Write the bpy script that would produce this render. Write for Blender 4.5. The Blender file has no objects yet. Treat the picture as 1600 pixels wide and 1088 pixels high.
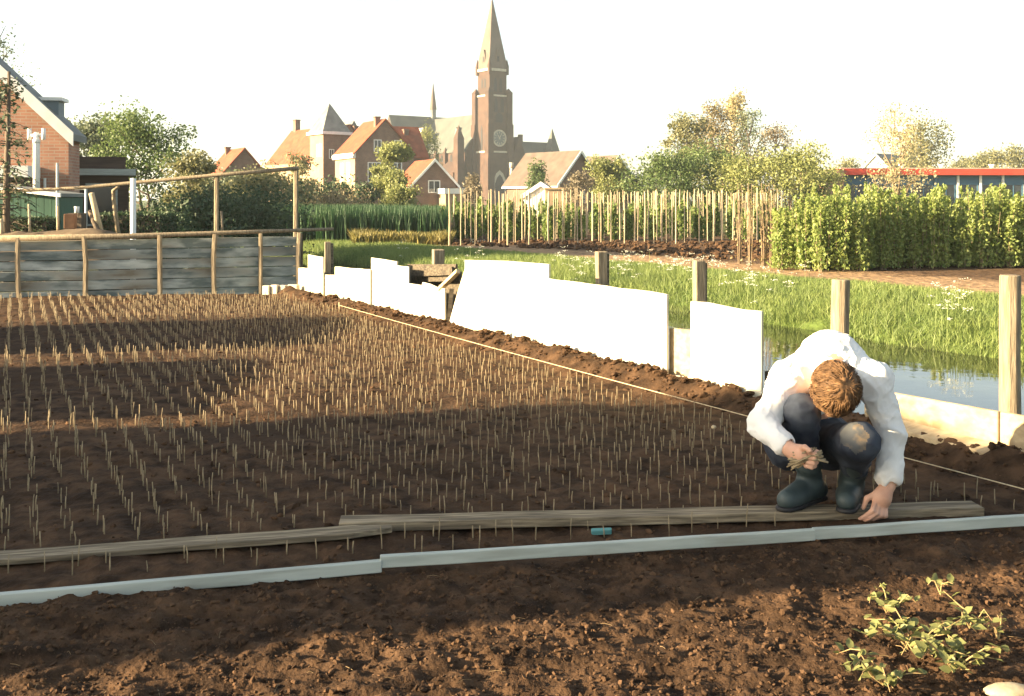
import bpy, math, random
import numpy as np
from mathutils import Vector, Matrix, Euler

R = math.radians
SC = bpy.context.scene
COL = SC.collection

# ------------------------------------------------------------------ survey constants (metres)
F = 1650.0       # focal length of the old compact camera, in pixels of the print
HZ = 312.0       # row of the horizon
H = 1.32         # eye height
SUN_AZ = 15.0    # sun stands to the left and this many degrees behind the camera
SUN_EL = 16.5

# ------------------------------------------------------------------ camera
cam = bpy.data.cameras.new('camera'); camo = bpy.data.objects.new('camera', cam); COL.objects.link(camo)
camo.location = (0, 0, H); camo.rotation_euler = (R(90), 0, 0)
cam.sensor_width = 36; cam.lens = F / 1600 * 36; cam.shift_y = -(544 - HZ) / 1600
cam.clip_end = 6000; cam.clip_start = 0.05
SC.camera = camo

# ------------------------------------------------------------------ sky, sun, exposure
w = bpy.data.worlds.new('World'); SC.world = w; w.use_nodes = True
nt = w.node_tree; bg = nt.nodes['Background']
sky = nt.nodes.new('ShaderNodeTexSky'); sky.sky_type = 'NISHITA'; sky.sun_disc = False
sky.sun_elevation = R(SUN_EL); sky.sun_rotation = R(-(90 + SUN_AZ)); sky.altitude = 0
sky.air_density = 0.9; sky.dust_density = 1.8; sky.ozone_density = 0.8
hs_ = nt.nodes.new('ShaderNodeHueSaturation'); hs_.inputs['Saturation'].default_value = .75      # thin milky evening cloud takes the blue out of the whole sky
mw_ = nt.nodes.new('ShaderNodeMix'); mw_.data_type = 'RGBA'; mw_.blend_type = 'MULTIPLY'; mw_.inputs[0].default_value = 1; mw_.inputs[7].default_value = (1.06, 1.03, .95, 1)
nt.links.new(sky.outputs[0], hs_.inputs['Color']); nt.links.new(hs_.outputs[0], mw_.inputs[6])
nt.links.new(mw_.outputs[2], bg.inputs[0]); bg.inputs[1].default_value = 0.06
sl = bpy.data.lights.new('sun', 'SUN'); so = bpy.data.objects.new('sun', sl); COL.objects.link(so)
sl.energy = 5.0; sl.angle = R(0.6); sl.color = (1.0, 0.77, 0.47)
to_sun = Vector((-math.cos(R(SUN_AZ)) * math.cos(R(SUN_EL)), -math.sin(R(SUN_AZ)) * math.cos(R(SUN_EL)), math.sin(R(SUN_EL))))
so.rotation_euler = (-to_sun).to_track_quat('-Z', 'Y').to_euler()
SC.view_settings.view_transform = 'Standard'; SC.view_settings.look = 'None'
SC.view_settings.exposure = 2.55; SC.view_settings.gamma = 1.0
SC.render.engine = 'CYCLES'; SC.render.filter_size = 2.3; SC.cycles.use_denoising = True
SC.cycles.max_bounces = 6; SC.cycles.diffuse_bounces = 3; SC.cycles.glossy_bounces = 3
SC.cycles.transparent_max_bounces = 6; SC.cycles.transmission_bounces = 3; SC.cycles.volume_bounces = 0
SC.cycles.caustics_reflective = False; SC.cycles.caustics_refractive = False

# ------------------------------------------------------------------ helpers: survey
def gr(px, py, z=0.0):
    d = F * (H - z) / (py - HZ)
    return Vector(((px - 800) / F * d, d, z))
def at(px, py, d):
    return Vector(((px - 800) / F * d, d, H - (py - HZ) / F * d))
def zz(py, d): return H - (py - HZ) / F * d
def xx(px, d): return (px - 800) / F * d

# ------------------------------------------------------------------ helpers: noise
def _h(ix, iy, iz, seed):
    n = (ix.astype(np.int64) * 374761393 + iy.astype(np.int64) * 668265263 + iz.astype(np.int64) * 2147483647 + seed * 1274126177) & 0xffffffff
    n = ((n ^ (n >> 13)) * 1274126177) & 0xffffffff
    n = ((n ^ (n >> 16)) * 2246822519) & 0xffffffff
    return ((n ^ (n >> 15)) & 0xffff) / 65535.0
def vn2(x, y, seed=0):
    ix = np.floor(x); iy = np.floor(y); fx = x - ix; fy = y - iy
    fx = fx * fx * (3 - 2 * fx); fy = fy * fy * (3 - 2 * fy); z = np.zeros_like(ix)
    a = _h(ix, iy, z, seed); b = _h(ix + 1, iy, z, seed); c = _h(ix, iy + 1, z, seed); d = _h(ix + 1, iy + 1, z, seed)
    return (a * (1 - fx) + b * fx) * (1 - fy) + (c * (1 - fx) + d * fx) * fy
def fb2(x, y, seed=0, octv=4):
    s = 0; a = .5
    for k in range(octv):
        s = s + a * vn2(x * 2 ** k, y * 2 ** k, seed + k * 17); a *= .5
    return s
def vn3(x, y, z, seed=0):
    ix = np.floor(x); iy = np.floor(y); iz = np.floor(z); fx = x - ix; fy = y - iy; fz = z - iz
    fx = fx * fx * (3 - 2 * fx); fy = fy * fy * (3 - 2 * fy); fz = fz * fz * (3 - 2 * fz)
    r = 0
    for a in (0, 1):
        for b in (0, 1):
            for c in (0, 1):
                r = r + _h(ix + a, iy + b, iz + c, seed) * (fx if a else 1 - fx) * (fy if b else 1 - fy) * (fz if c else 1 - fz)
    return r

# ------------------------------------------------------------------ helpers: meshes and objects
def link(o, parent=None):
    COL.objects.link(o)
    if parent is not None: o.parent = parent
    return o
def tag(o, label=None, cat=None, group=None, kind=None):
    if label: o['label'] = label
    if cat: o['category'] = cat
    if group: o['group'] = group
    if kind: o['kind'] = kind
    return o
def empty(name, loc=(0, 0, 0), rz=0.0):
    o = bpy.data.objects.new(name, None); COL.objects.link(o)
    o.location = loc; o.rotation_euler = (0, 0, rz); o.empty_display_size = .1
    return o
def np_mesh(name, V, Q, mat, smooth=False):
    V = np.asarray(V, np.float32); Q = np.asarray(Q, np.int32); k = Q.shape[1]
    me = bpy.data.meshes.new(name)
    me.vertices.add(len(V)); me.vertices.foreach_set('co', V.ravel())
    me.loops.add(Q.size); me.loops.foreach_set('vertex_index', Q.ravel())
    me.polygons.add(len(Q)); me.polygons.foreach_set('loop_start', np.arange(0, Q.size, k, dtype=np.int32))
    me.polygons.foreach_set('use_smooth', np.full(len(Q), smooth))
    me.update(calc_edges=True); me.validate()
    if mat: me.materials.append(mat)
    return me
class MB:
    def __init__(s): s.v = []; s.f = []; s.sm = False
    def add(s, vs, fs):
        o = len(s.v); s.v += [tuple(v) for v in vs]; s.f += [tuple(i + o for i in f) for f in fs]; return s
    def hexa(s, p):   # p: 4 bottom (ccw) then 4 top
        return s.add(p, [(3, 2, 1, 0), (4, 5, 6, 7), (0, 1, 5, 4), (1, 2, 6, 5), (2, 3, 7, 6), (3, 0, 4, 7)])
    def box(s, x0, x1, y0, y1, z0, z1):
        return s.hexa([(x0, y0, z0), (x1, y0, z0), (x1, y1, z0), (x0, y1, z0), (x0, y0, z1), (x1, y0, z1), (x1, y1, z1), (x0, y1, z1)])
    def prism(s, poly, off):   # poly: list of 3d points, extruded by vector off
        n = len(poly); off = Vector(off); a = [Vector(p) for p in poly]
        vs = a + [p + off for p in a]
        fs = [tuple(range(n))[::-1], tuple(range(n, 2 * n))] + [(i, (i + 1) % n, n + (i + 1) % n, n + i) for i in range(n)]
        return s.add(vs, fs)
    def tube(s, pts, rad, sides=6, cap=True, phase=0.0):
        pts = [Vector(p) for p in pts]; n = len(pts)
        if not hasattr(rad, '__len__'): rad = [rad] * n
        o = len(s.v); prev = None
        for i, p in enumerate(pts):
            t = (pts[min(i + 1, n - 1)] - pts[max(i - 1, 0)])
            t = t.normalized() if t.length > 1e-9 else Vector((0, 0, 1))
            if prev is None:
                a = Vector((1, 0, 0)) if abs(t.x) < .8 else Vector((0, 1, 0))
            else: a = prev
            u = (a - t * a.dot(t)).normalized(); prev = u; v = t.cross(u)
            for k in range(sides):
                an = 2 * math.pi * k / sides + phase
                s.v.append(tuple(p + (u * math.cos(an) + v * math.sin(an)) * rad[i]))
        for i in range(n - 1):
            for k in range(sides):
                a = o + i * sides + k; b = o + i * sides + (k + 1) % sides
                s.f.append((a, b, b + sides, a + sides))
        if cap:
            s.f.append(tuple(o + k for k in range(sides))[::-1]); s.f.append(tuple(o + (n - 1) * sides + k for k in range(sides)))
        return s
    def mesh(s, name, mat, smooth=False):
        me = bpy.data.meshes.new(name); me.from_pydata(s.v, [], s.f); me.update()
        if smooth: me.polygons.foreach_set('use_smooth', [True] * len(me.polygons))
        if mat: me.materials.append(mat)
        return me
    def build(s, name, mat, parent=None, smooth=False, bevel=0.0):
        o = bpy.data.objects.new(name, s.mesh(name, mat, smooth)); link(o, parent)
        if bevel:
            m = o.modifiers.new('bevel', 'BEVEL'); m.width = bevel; m.segments = 1; m.limit_method = 'ANGLE'
        return o
def obj(name, me, parent=None, loc=None, rz=None, sc=None):
    o = bpy.data.objects.new(name, me); link(o, parent)
    if loc is not None: o.location = loc
    if rz is not None: o.rotation_euler = (0, 0, rz)
    if sc is not None: o.scale = (sc, sc, sc) if not hasattr(sc, '__len__') else sc
    return o

# ------------------------------------------------------------------ materials
def M(name, c1, c2=None, scale=6.0, rough=.85, bump=0.0, bscale=40.0, stretch=(1, 1, 1), spec=.25, lo=.35, hi=.65, detail=6, c3=None, scale3=1.5, metal=0.0):
    m = bpy.data.materials.new(name); m.use_nodes = True; nt = m.node_tree; N = nt.nodes; L = nt.links
    p = N['Principled BSDF']; p.inputs['Roughness'].default_value = rough; p.inputs['Specular IOR Level'].default_value = spec
    p.inputs['Metallic'].default_value = metal
    tc = N.new('ShaderNodeTexCoord'); mp = N.new('ShaderNodeMapping'); mp.inputs['Scale'].default_value = stretch
    L.new(tc.outputs['Object'], mp.inputs[0])
    oi = N.new('ShaderNodeObjectInfo'); cx_ = N.new('ShaderNodeMath'); cx_.operation = 'MULTIPLY'; cx_.inputs[1].default_value = 61.7; L.new(oi.outputs['Random'], cx_.inputs[0])
    L.new(cx_.outputs[0], mp.inputs['Location'])
    def noise(sc, det=detail):
        n = N.new('ShaderNodeTexNoise'); n.inputs['Scale'].default_value = sc; n.inputs['Detail'].default_value = det
        L.new(mp.outputs[0], n.inputs['Vector']); return n
    col = None
    if c2 is None: p.inputs['Base Color'].default_value = (*c1, 1)
    else:
        n = noise(scale); r = N.new('ShaderNodeValToRGB'); r.color_ramp.elements[0].position = lo; r.color_ramp.elements[1].position = hi
        r.color_ramp.elements[0].color = (*c1, 1); r.color_ramp.elements[1].color = (*c2, 1)
        L.new(n.outputs[0], r.inputs[0]); col = r.outputs[0]
        if c3 is not None:
            n3 = noise(scale3); r3 = N.new('ShaderNodeValToRGB'); r3.color_ramp.elements[0].position = .5; r3.color_ramp.elements[1].position = .68
            L.new(n3.outputs[0], r3.inputs[0]); mx = N.new('ShaderNodeMix'); mx.data_type = 'RGBA'
            L.new(r3.outputs[0], mx.inputs[0]); L.new(col, mx.inputs[6]); mx.inputs[7].default_value = (*c3, 1); col = mx.outputs[2]
        L.new(col, p.inputs['Base Color'])
    if bump:
        b = N.new('ShaderNodeBump'); b.inputs['Strength'].default_value = min(1, bump * 1.0); b.inputs['Distance'].default_value = .02 * bump
        nb = noise(bscale, 5); L.new(nb.outputs[0], b.inputs['Height']); L.new(b.outputs[0], p.inputs['Normal'])
    return m
def leafmat(name, c1, c2, trans=.35, rough=.6, nscale=1.2):
    m = bpy.data.materials.new(name); m.use_nodes = True; nt = m.node_tree; N = nt.nodes; L = nt.links
    N.remove(N['Principled BSDF']); out = N['Material Output']
    g = N.new('ShaderNodeNewGeometry'); tc = N.new('ShaderNodeTexCoord')
    n = N.new('ShaderNodeTexNoise'); n.inputs['Scale'].default_value = nscale; n.inputs['Detail'].default_value = 2
    L.new(tc.outputs['Object'], n.inputs['Vector'])
    add = N.new('ShaderNodeMath'); add.operation = 'MULTIPLY_ADD'; add.inputs[1].default_value = .6
    L.new(g.outputs['Random Per Island'], add.inputs[0])
    mn = N.new('ShaderNodeMath'); mn.operation = 'MULTIPLY_ADD'; mn.inputs[1].default_value = 1.6; mn.inputs[2].default_value = -.62
    L.new(n.outputs[0], mn.inputs[0]); L.new(mn.outputs[0], add.inputs[2]); add.use_clamp = True
    mx = N.new('ShaderNodeMix'); mx.data_type = 'RGBA'; mx.inputs[6].default_value = (*c1, 1); mx.inputs[7].default_value = (*c2, 1)
    L.new(add.outputs[0], mx.inputs[0])
    d = N.new('ShaderNodeBsdfDiffuse'); t = N.new('ShaderNodeBsdfTranslucent'); s = N.new('ShaderNodeMixShader'); s.inputs[0].default_value = trans
    L.new(mx.outputs[2], d.inputs[0]); L.new(mx.outputs[2], t.inputs[0]); L.new(d.outputs[0], s.inputs[1]); L.new(t.outputs[0], s.inputs[2])
    gl = N.new('ShaderNodeBsdfGlossy'); gl.inputs['Roughness'].default_value = rough; gl.inputs[0].default_value = (.9, .9, .9, 1)
    s2 = N.new('ShaderNodeMixShader'); s2.inputs[0].default_value = .03
    L.new(s.outputs[0], s2.inputs[1]); L.new(gl.outputs[0], s2.inputs[2]); L.new(s2.outputs[0], out.inputs[0])
    return m
def brickmat(name, c1, c2, mortar, scale=1.0, bump=.3):
    m = bpy.data.materials.new(name); m.use_nodes = True; nt = m.node_tree; N = nt.nodes; L = nt.links
    p = N['Principled BSDF']; p.inputs['Roughness'].default_value = .9; p.inputs['Specular IOR Level'].default_value = .15
    tc = N.new('ShaderNodeTexCoord'); sx = N.new('ShaderNodeSeparateXYZ'); L.new(tc.outputs['Object'], sx.inputs[0])
    ad = N.new('ShaderNodeMath'); ad.operation = 'ADD'; L.new(sx.outputs[0], ad.inputs[0]); L.new(sx.outputs[1], ad.inputs[1])
    cb = N.new('ShaderNodeCombineXYZ'); L.new(ad.outputs[0], cb.inputs[0]); L.new(sx.outputs[2], cb.inputs[1])
    b = N.new('ShaderNodeTexBrick'); b.inputs['Scale'].default_value = scale; b.inputs['Brick Width'].default_value = .22; b.inputs['Row Height'].default_value = .065
    b.inputs['Mortar Size'].default_value = .008; b.inputs['Color1'].default_value = (*c1, 1); b.inputs['Color2'].default_value = (*c2, 1); b.inputs['Mortar'].default_value = (*mortar, 1)
    L.new(cb.outputs[0], b.inputs['Vector'])
    n = N.new('ShaderNodeTexNoise'); n.inputs['Scale'].default_value = .9; n.inputs['Detail'].default_value = 6; L.new(tc.outputs['Object'], n.inputs['Vector'])
    r = N.new('ShaderNodeMapRange'); r.inputs['From Min'].default_value = .3; r.inputs['From Max'].default_value = .7; r.inputs['To Min'].default_value = .72; r.inputs['To Max'].default_value = 1.2
    L.new(n.outputs[0], r.inputs[0])
    mu = N.new('ShaderNodeMix'); mu.data_type = 'RGBA'; mu.blend_type = 'MULTIPLY'; mu.inputs[0].default_value = 1
    L.new(b.outputs[0], mu.inputs[6]); L.new(r.outputs[0], mu.inputs[7]); L.new(mu.outputs[2], p.inputs['Base Color'])
    return m

m_soil = M('soil', (.025, .015, .009), (.088, .051, .028), scale=9, rough=.95, bump=.7, bscale=55, spec=.1, c3=(.040, .0235, .0135), scale3=1.1)
m_clod = M('soil_clod', (.032, .019, .011), (.105, .061, .034), scale=14, rough=.95, bump=.6, bscale=70, spec=.1)
m_straw = M('straw', (.12, .08, .04), (.24, .17, .09), scale=20, rough=.8)
m_oldwood = M('weathered_wood', (.11, .09, .06), (.33, .27, .18), scale=7, stretch=(.8, 12, 12), rough=.9, bump=.6, bscale=10, c3=(.085, .068, .048), scale3=1.7)
m_post = M('post_wood', (.165, .13, .085), (.30, .245, .165), scale=6, stretch=(9, 9, 1), rough=.85, bump=.5, bscale=12)
m_stake = M('stake_wood', (.34, .27, .17), (.48, .40, .27), scale=5, stretch=(8, 8, 1), rough=.8, bump=.3, bscale=12)
m_darkwood = M('dark_wet_wood', (.045, .036, .026), (.12, .10, .07), scale=5, stretch=(1.2, 7, 9), rough=.85, bump=.4, bscale=12)
m_pale = M('pale_wood', (.36, .28, .165), (.48, .38, .235), scale=4, stretch=(1.2, 7, 9), rough=.75, bump=.2, bscale=10, c3=(.28, .20, .11), scale3=1.3)
m_blue = M('blue_paint', (.33, .37, .34), (.43, .47, .43), scale=4, stretch=(1, 8, 8), rough=.6, bump=.15, bscale=15, c3=(.30, .32, .28), scale3=3)
m_white = M('white_board_face', (.52, .49, .38), (.66, .62, .50), scale=2.2, rough=.6, bump=.1, bscale=30, c3=(.50, .45, .32), scale3=1.6)
m_fence = M('fence_paint', (.12, .15, .145), (.46, .50, .47), scale=2.6, stretch=(.9, 4, 3.2), rough=.85, bump=.5, bscale=9, c3=(.17, .155, .12), scale3=1.3, lo=.38, hi=.66)
m_cut = M('cutting_bark', (.17, .135, .08), (.34, .27, .165), scale=30, rough=.75)
m_string = M('string', (.45, .36, .22), (.6, .5, .33), scale=60, rough=.8)
m_tile = M('roof_tile', (.20, .046, .020), (.29, .078, .036), scale=1.5, rough=.8, bump=.3, bscale=6, c3=(.18, .056, .03), scale3=.5)
m_slate = M('grey_slate', (.13, .14, .13), (.20, .21, .19), scale=1.2, rough=.7, bump=.3, bscale=6)
m_sandroof = M('sand_roof', (.09, .068, .054), (.13, .10, .078), scale=1.2, rough=.8, bump=.2, bscale=6)
m_wpaint = M('white_paint', (.70, .69, .64), (.80, .79, .74), scale=3, rough=.5)
m_glass = M('window_glass', (.03, .04, .05), rough=.08, spec=.5)
m_dark = M('dark_opening', (.022, .022, .024), rough=.6)
m_brick = brickmat('brick', (.42, .225, .15), (.33, .16, .105), (.36, .28, .22))
m_brick2 = brickmat('brown_brick', (.20, .105, .07), (.15, .08, .055), (.22, .19, .16))
m_church = M('church_brick', (.056, .035, .027), (.092, .055, .040), scale=.6, rough=.9, bump=.2, bscale=3, c3=(.052, .038, .032), scale3=.15)
m_cream = M('cream_render', (.27, .19, .12), (.33, .245, .155), scale=1.0, rough=.9)
m_stone = M('pale_stone', (.42, .37, .29), (.55, .49, .39), scale=2, rough=.9)
m_bark = M('bark', (.075, .058, .042), (.14, .11, .08), scale=7, stretch=(6, 6, 1), rough=.9, bump=.6, bscale=14)
m_twig = M('pale_twig', (.20, .15, .10), (.30, .23, .15), scale=5, rough=.9)

# ================================================================== SETTING: ground, ditch, soil
rng = np.random.default_rng(7); random.seed(7)
B0 = np.array([1.57, 6.64]); UU = np.array([-.5, .8660254]); NN = np.array([.8660254, .5])
def tn(t, n, z=0.0):
    p = B0 + UU * t + NN * n
    return Vector((p[0], p[1], z))
def nof(x, y): return (x - B0[0]) * NN[0] + (y - B0[1]) * NN[1]
def tof(x, y): return (x - B0[0]) * UU[0] + (y - B0[1]) * UU[1]

PN = [-3000, .12, .3, .55, 4.55, 4.85, 5.05, 5.6, 6.4, 7.4, 8.6, 12, 3000]
PZ = [-.04, -.04, -.2, -.7, -.75, -.5, -.26, -.08, -.02, .0, .0, .0, .0]
WATER_Z = -.30
def gz(n): return np.interp(n, PN, PZ)

def ground_material():
    m = bpy.data.materials.new('ground'); m.use_nodes = True; nt = m.node_tree; N = nt.nodes; L = nt.links
    p = N['Principled BSDF']; p.inputs['Roughness'].default_value = .95; p.inputs['Specular IOR Level'].default_value = .1
    g = N.new('ShaderNodeNewGeometry')
    dt = N.new('ShaderNodeVectorMath'); dt.operation = 'DOT_PRODUCT'; dt.inputs[1].default_value = (NN[0], NN[1], 0)
    L.new(g.outputs['Position'], dt.inputs[0])
    n1 = N.new('ShaderNodeTexNoise'); n1.inputs['Scale'].default_value = .5; n1.inputs['Detail'].default_value = 6; L.new(g.outputs['Position'], n1.inputs['Vector'])
    a = N.new('ShaderNodeMath'); a.operation = 'MULTIPLY_ADD'; a.inputs[1].default_value = 1.6; L.new(n1.outputs[0], a.inputs[0]); L.new(dt.outputs['Value'], a.inputs[2])
    mr = N.new('ShaderNodeMapRange'); mr.inputs['From Min'].default_value = 4.68 + .8; mr.inputs['From Max'].default_value = 4.68 + .8 + 40
    L.new(a.outputs[0], mr.inputs[0])
    r = N.new('ShaderNodeValToRGB'); e = r.color_ramp.elements
    stops = [(0.0, (.05, .06, .025)), (.02, (.03, .028, .018)), (4.8, (.035, .035, .02)), (5.1, (.075, .11, .028)), (8.3, (.09, .125, .035)), (8.7, (.30, .20, .115)),
             (10.2, (.28, .185, .105)), (10.9, (.10, .062, .036)), (20, (.085, .055, .033)), (26, (.07, .085, .03)), (40, (.07, .09, .03))]
    e[0].position = 0; e[0].color = (*stops[0][1], 1); e[1].position = 1; e[1].color = (*stops[-1][1], 1)
    for pos, c in stops[1:-1]:
        q = e.new(pos / 40); q.color = (*c, 1)
    L.new(mr.outputs[0], r.inputs[0])
    n2 = N.new('ShaderNodeTexNoise'); n2.inputs['Scale'].default_value = 6; n2.inputs['Detail'].default_value = 8; L.new(g.outputs['Position'], n2.inputs['Vector'])
    m2 = N.new('ShaderNodeMapRange'); m2.inputs['From Min'].default_value = .3; m2.inputs['From Max'].default_value = .7; m2.inputs['To Min'].default_value = .55; m2.inputs['To Max'].default_value = 1.35
    L.new(n2.outputs[0], m2.inputs[0])
    mu = N.new('ShaderNodeMix'); mu.data_type = 'RGBA'; mu.blend_type = 'MULTIPLY'; mu.inputs[0].default_value = 1
    L.new(r.outputs[0], mu.inputs[6]); L.new(m2.outputs[0], mu.inputs[7]); L.new(mu.outputs[2], p.inputs['Base Color'])
    b = N.new('ShaderNodeBump'); b.inputs['Strength'].default_value = .8; b.inputs['Distance'].default_value = .08; L.new(n2.outputs[0], b.inputs['Height']); L.new(b.outputs[0], p.inputs['Normal'])
    return m
ns = np.array([-1400, -800, -300, -100, -40, -20, -10, -5, -2, -1, -.4, .12, .2, .3, .42, .55, 1.5, 3, 4.3, 4.55, 4.7, 4.85, 4.95, 5.05, 5.3, 5.6, 6, 6.4, 6.9, 7.4, 8, 8.6, 9.2, 9.8, 10.5, 11.3, 12.2, 13.5, 15, 17, 20, 24, 30, 45, 80, 160, 400, 800, 1400], float)
ts = np.concatenate([[-1400, -800, -300, -100, -50, -25, -14], np.arange(-10, 44, .6), [46, 50, 60, 80, 120, 200, 400, 800, 1400]])
TT, NG = np.meshgrid(ts, ns, indexing='ij')
wob = (fb2(TT * .35, NG * 0, 3, 3) - .45) * .5
near = ((NG > 4) & (NG < 9.5) & (np.abs(TT) < 60))
ng2 = NG + np.where(near, wob, 0)
GX = B0[0] + UU[0] * TT + NN[0] * ng2; GY = B0[1] + UU[1] * TT + NN[1] * ng2
GZ = gz(NG) + np.where((NG > 5) & (NG < 25) & (np.abs(TT) < 60), (fb2(GX * 1.3, GY * 1.3, 5, 3) - .45) * .10, 0)
nt_, nn_ = TT.shape; idx = np.arange(nt_ * nn_).reshape(nt_, nn_)
Q = np.stack([idx[:-1, :-1], idx[:-1, 1:], idx[1:, 1:], idx[1:, :-1]], -1).reshape(-1, 4)[:, ::-1]
V = np.stack([GX, GY, GZ], -1).reshape(-1, 3)
g_o = obj('ground', np_mesh('ground', V, Q, ground_material(), True)); tag(g_o, kind='structure')

# water
m_water = bpy.data.materials.new('ditch_water'); m_water.use_nodes = True
_n = m_water.node_tree; _p = _n.nodes['Principled BSDF']
_p.inputs['Base Color'].default_value = (.018, .022, .012, 1); _p.inputs['Roughness'].default_value = .03; _p.inputs['IOR'].default_value = 1.33; _p.inputs['Specular IOR Level'].default_value = .6
_tc = _n.nodes.new('ShaderNodeTexCoord'); _mp = _n.nodes.new('ShaderNodeMapping'); _mp.inputs['Scale'].default_value = (1, 1, 1)
_no = _n.nodes.new('ShaderNodeTexNoise'); _no.inputs['Scale'].default_value = 2.5; _no.inputs['Detail'].default_value = 3
_b = _n.nodes.new('ShaderNodeBump'); _b.inputs['Strength'].default_value = .12; _b.inputs['Distance'].default_value = .02
_n.links.new(_tc.outputs['Object'], _mp.inputs[0]); _n.links.new(_mp.outputs[0], _no.inputs['Vector']); _n.links.new(_no.outputs[0], _b.inputs['Height']); _n.links.new(_b.outputs[0], _p.inputs['Normal'])
wv = [tn(-40, .25, WATER_Z), tn(-40, 5.4, WATER_Z), tn(90, 5.4, WATER_Z), tn(90, .25, WATER_Z)]
mb = MB(); mb.add(wv, [(0, 1, 2, 3)]); tag(mb.build('water', m_water), kind='structure')

# soil of the bed and the foreground: real relief
def yfront(x): return 3.47 + (x + 1.68) * .235
def soil_z(x, y):
    n = nof(x, y); v = y - yfront(x)
    fg = np.clip((-v + .05) / .35, 0, 1)
    lum = fb2(x * 7, y * 7, 11, 4) - .47
    fine = np.abs(fb2(x * 26, y * 26, 31, 3) - .45)
    big = fb2(x * 1.3, y * 1.3, 51, 3) - .45
    row = np.sin((x * .904 + y * .427) / .117 * 2 * np.pi)
    foot = np.clip(fb2(x * 2.6 + 3, y * 4.2, 71, 2) - .5, 0, 1)
    z = big * .05 + lum * (.030 + .030 * fg) + fine * (.028 + .040 * fg) + (1 - fg) * (.003 * row - foot * .10)
    bn = np.exp(-((n + .17) / .14) ** 2)
    z = z + bn * (.045 + .11 * np.clip(fb2(x * 4.5, y * 4.5, 91, 4) - .32, 0, 1) + .05 * (vn2(x * 11, y * 11, 93) - .5))
    z = z + np.clip((n + .3) * .25, 0, .06)
    return z + .012
def soil_patch(name, x0, x1, y0, y1, st, nlim):
    X, Y = np.meshgrid(np.arange(x0, x1 + st * .5, st), np.arange(y0, y1 + st * .5, st), indexing='ij')
    Z = soil_z(X, Y)
    idx = np.arange(X.size).reshape(X.shape)
    Q = np.stack([idx[:-1, :-1], idx[1:, :-1], idx[1:, 1:], idx[:-1, 1:]], -1).reshape(-1, 4)
    cn = nof(X, Y); keep = (cn[:-1, :-1] < nlim) & (cn[1:, 1:] < nlim)
    Q = Q[keep.ravel()]
    used = np.unique(Q); mp_ = np.full(X.size, -1); mp_[used] = np.arange(len(used))
    V = np.stack([X, Y, Z], -1).reshape(-1, 3)[used]
    o = obj(name, np_mesh(name, V, mp_[Q], m_soil, True)); tag(o, kind='structure'); return o
soil_patch('soil', -2.7, 3.9, 2.2, 5.6, .015, .22)
soil_patch('soil', -7.2, -2.7, 1.2, 5.6, .045, .22)
soil_patch('soil', -12.0, 2.6, 5.6, 14.46, .036, .22)

# clods (nobody could count them)
def ico(sub):
    import bmesh
    bm = bmesh.new(); bmesh.ops.create_icosphere(bm, subdivisions=sub, radius=1); V = np.array([v.co[:] for v in bm.verts]); bm.verts.index_update()
    Fc = np.array([[v.index for v in f.verts] for f in bm.faces]); bm.free(); return V, Fc
I1, IF1 = ico(1); I2, IF2 = ico(2)
def lumps(name, P, S, base, mat, label, cat, seed, flat=.7, amp=.8):
    V0, F0 = base; r = np.random.default_rng(seed); n = len(P); k = len(V0)
    rad = 1 + amp * (r.random((n, k)) - .5)
    A = r.normal(size=(n, 3, 3)); Qm, _ = np.linalg.qr(A)
    sq = np.stack([r.uniform(.6, 1.3, n), r.uniform(.6, 1.3, n), r.uniform(.5, 1.0, n)], -1)
    W = V0[None] * rad[..., None] * sq[:, None, :]
    W = np.einsum('nij,nkj->nki', Qm, W); W[..., 2] *= flat
    W = W * S[:, None, None] + P[:, None, :]
    Fc = (F0[None] + (np.arange(n) * k)[:, None, None]).reshape(-1, F0.shape[1])
    o = obj(name, np_mesh(name, W.reshape(-1, 3), Fc, mat, False)); tag(o, label, cat, kind='stuff'); return o
r_ = np.random.default_rng(3)
n_ = 26000; y = 2.35 + r_.random(n_) ** 1.2 * 2.2; x = (r_.random(n_) - .5) * 1.16 * y; keep = y < yfront(x) - .06
x, y = x[keep], y[keep]; s = .0022 + .010 * r_.random(len(x)) ** 4
lumps('soil_clods', np.stack([x, y, soil_z(x, y) + s * .2], -1), s, (I1, IF1), m_clod, 'crumbly brown soil clods strewn over the sunlit foreground', 'soil', 4)
n_ = 1500; t = r_.uniform(-3.2, 8.2, n_); nn = -.04 - r_.random(n_) * .34; x = B0[0] + UU[0] * t + NN[0] * nn; y = B0[1] + UU[1] * t + NN[1] * nn
s = .008 + .027 * r_.random(n_) ** 3; s *= np.where(nn < -.28, .6, 1)
lumps('soil_ridge_clods', np.stack([x, y, soil_z(x, y) + s * .25], -1), s, (I2, IF2), m_clod, 'lumpy dug-up earth ridge heaped along foot of white boards', 'soil', 5)
n_ = 3500; y = 3.8 + r_.random(n_) * 10.4; x = r_.uniform(-.56, .48, n_) * y; keep = (nof(x, y) < -.6) & (y > yfront(x) + .05)
x, y = x[keep], y[keep]; s = .006 + .016 * r_.random(len(x)) ** 3
lumps('bed_clods', np.stack([x, y, soil_z(x, y) + s * .2], -1), s, (I1, IF1), m_clod, 'small dark clods scattered between the rows of cuttings', 'soil', 6)
n_ = 1500; px_ = r_.uniform(640, 1260, n_); d_ = r_.uniform(23, 33, n_); x = (px_ - 800) / F * d_; nv = nof(x, d_); keep = nv > 10.6 - np.clip((900 - px_[:]) / 120, 0, 2)
x, y = x[keep], d_[keep]; s = .03 + .09 * r_.random(len(x)) ** 2
lumps('far_soil_clods', np.stack([x, y, .02 + s * .1], -1), s, (I1, IF1), m_clod, 'rough dug soil in front of stakes beyond the ditch', 'soil', 8)
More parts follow.
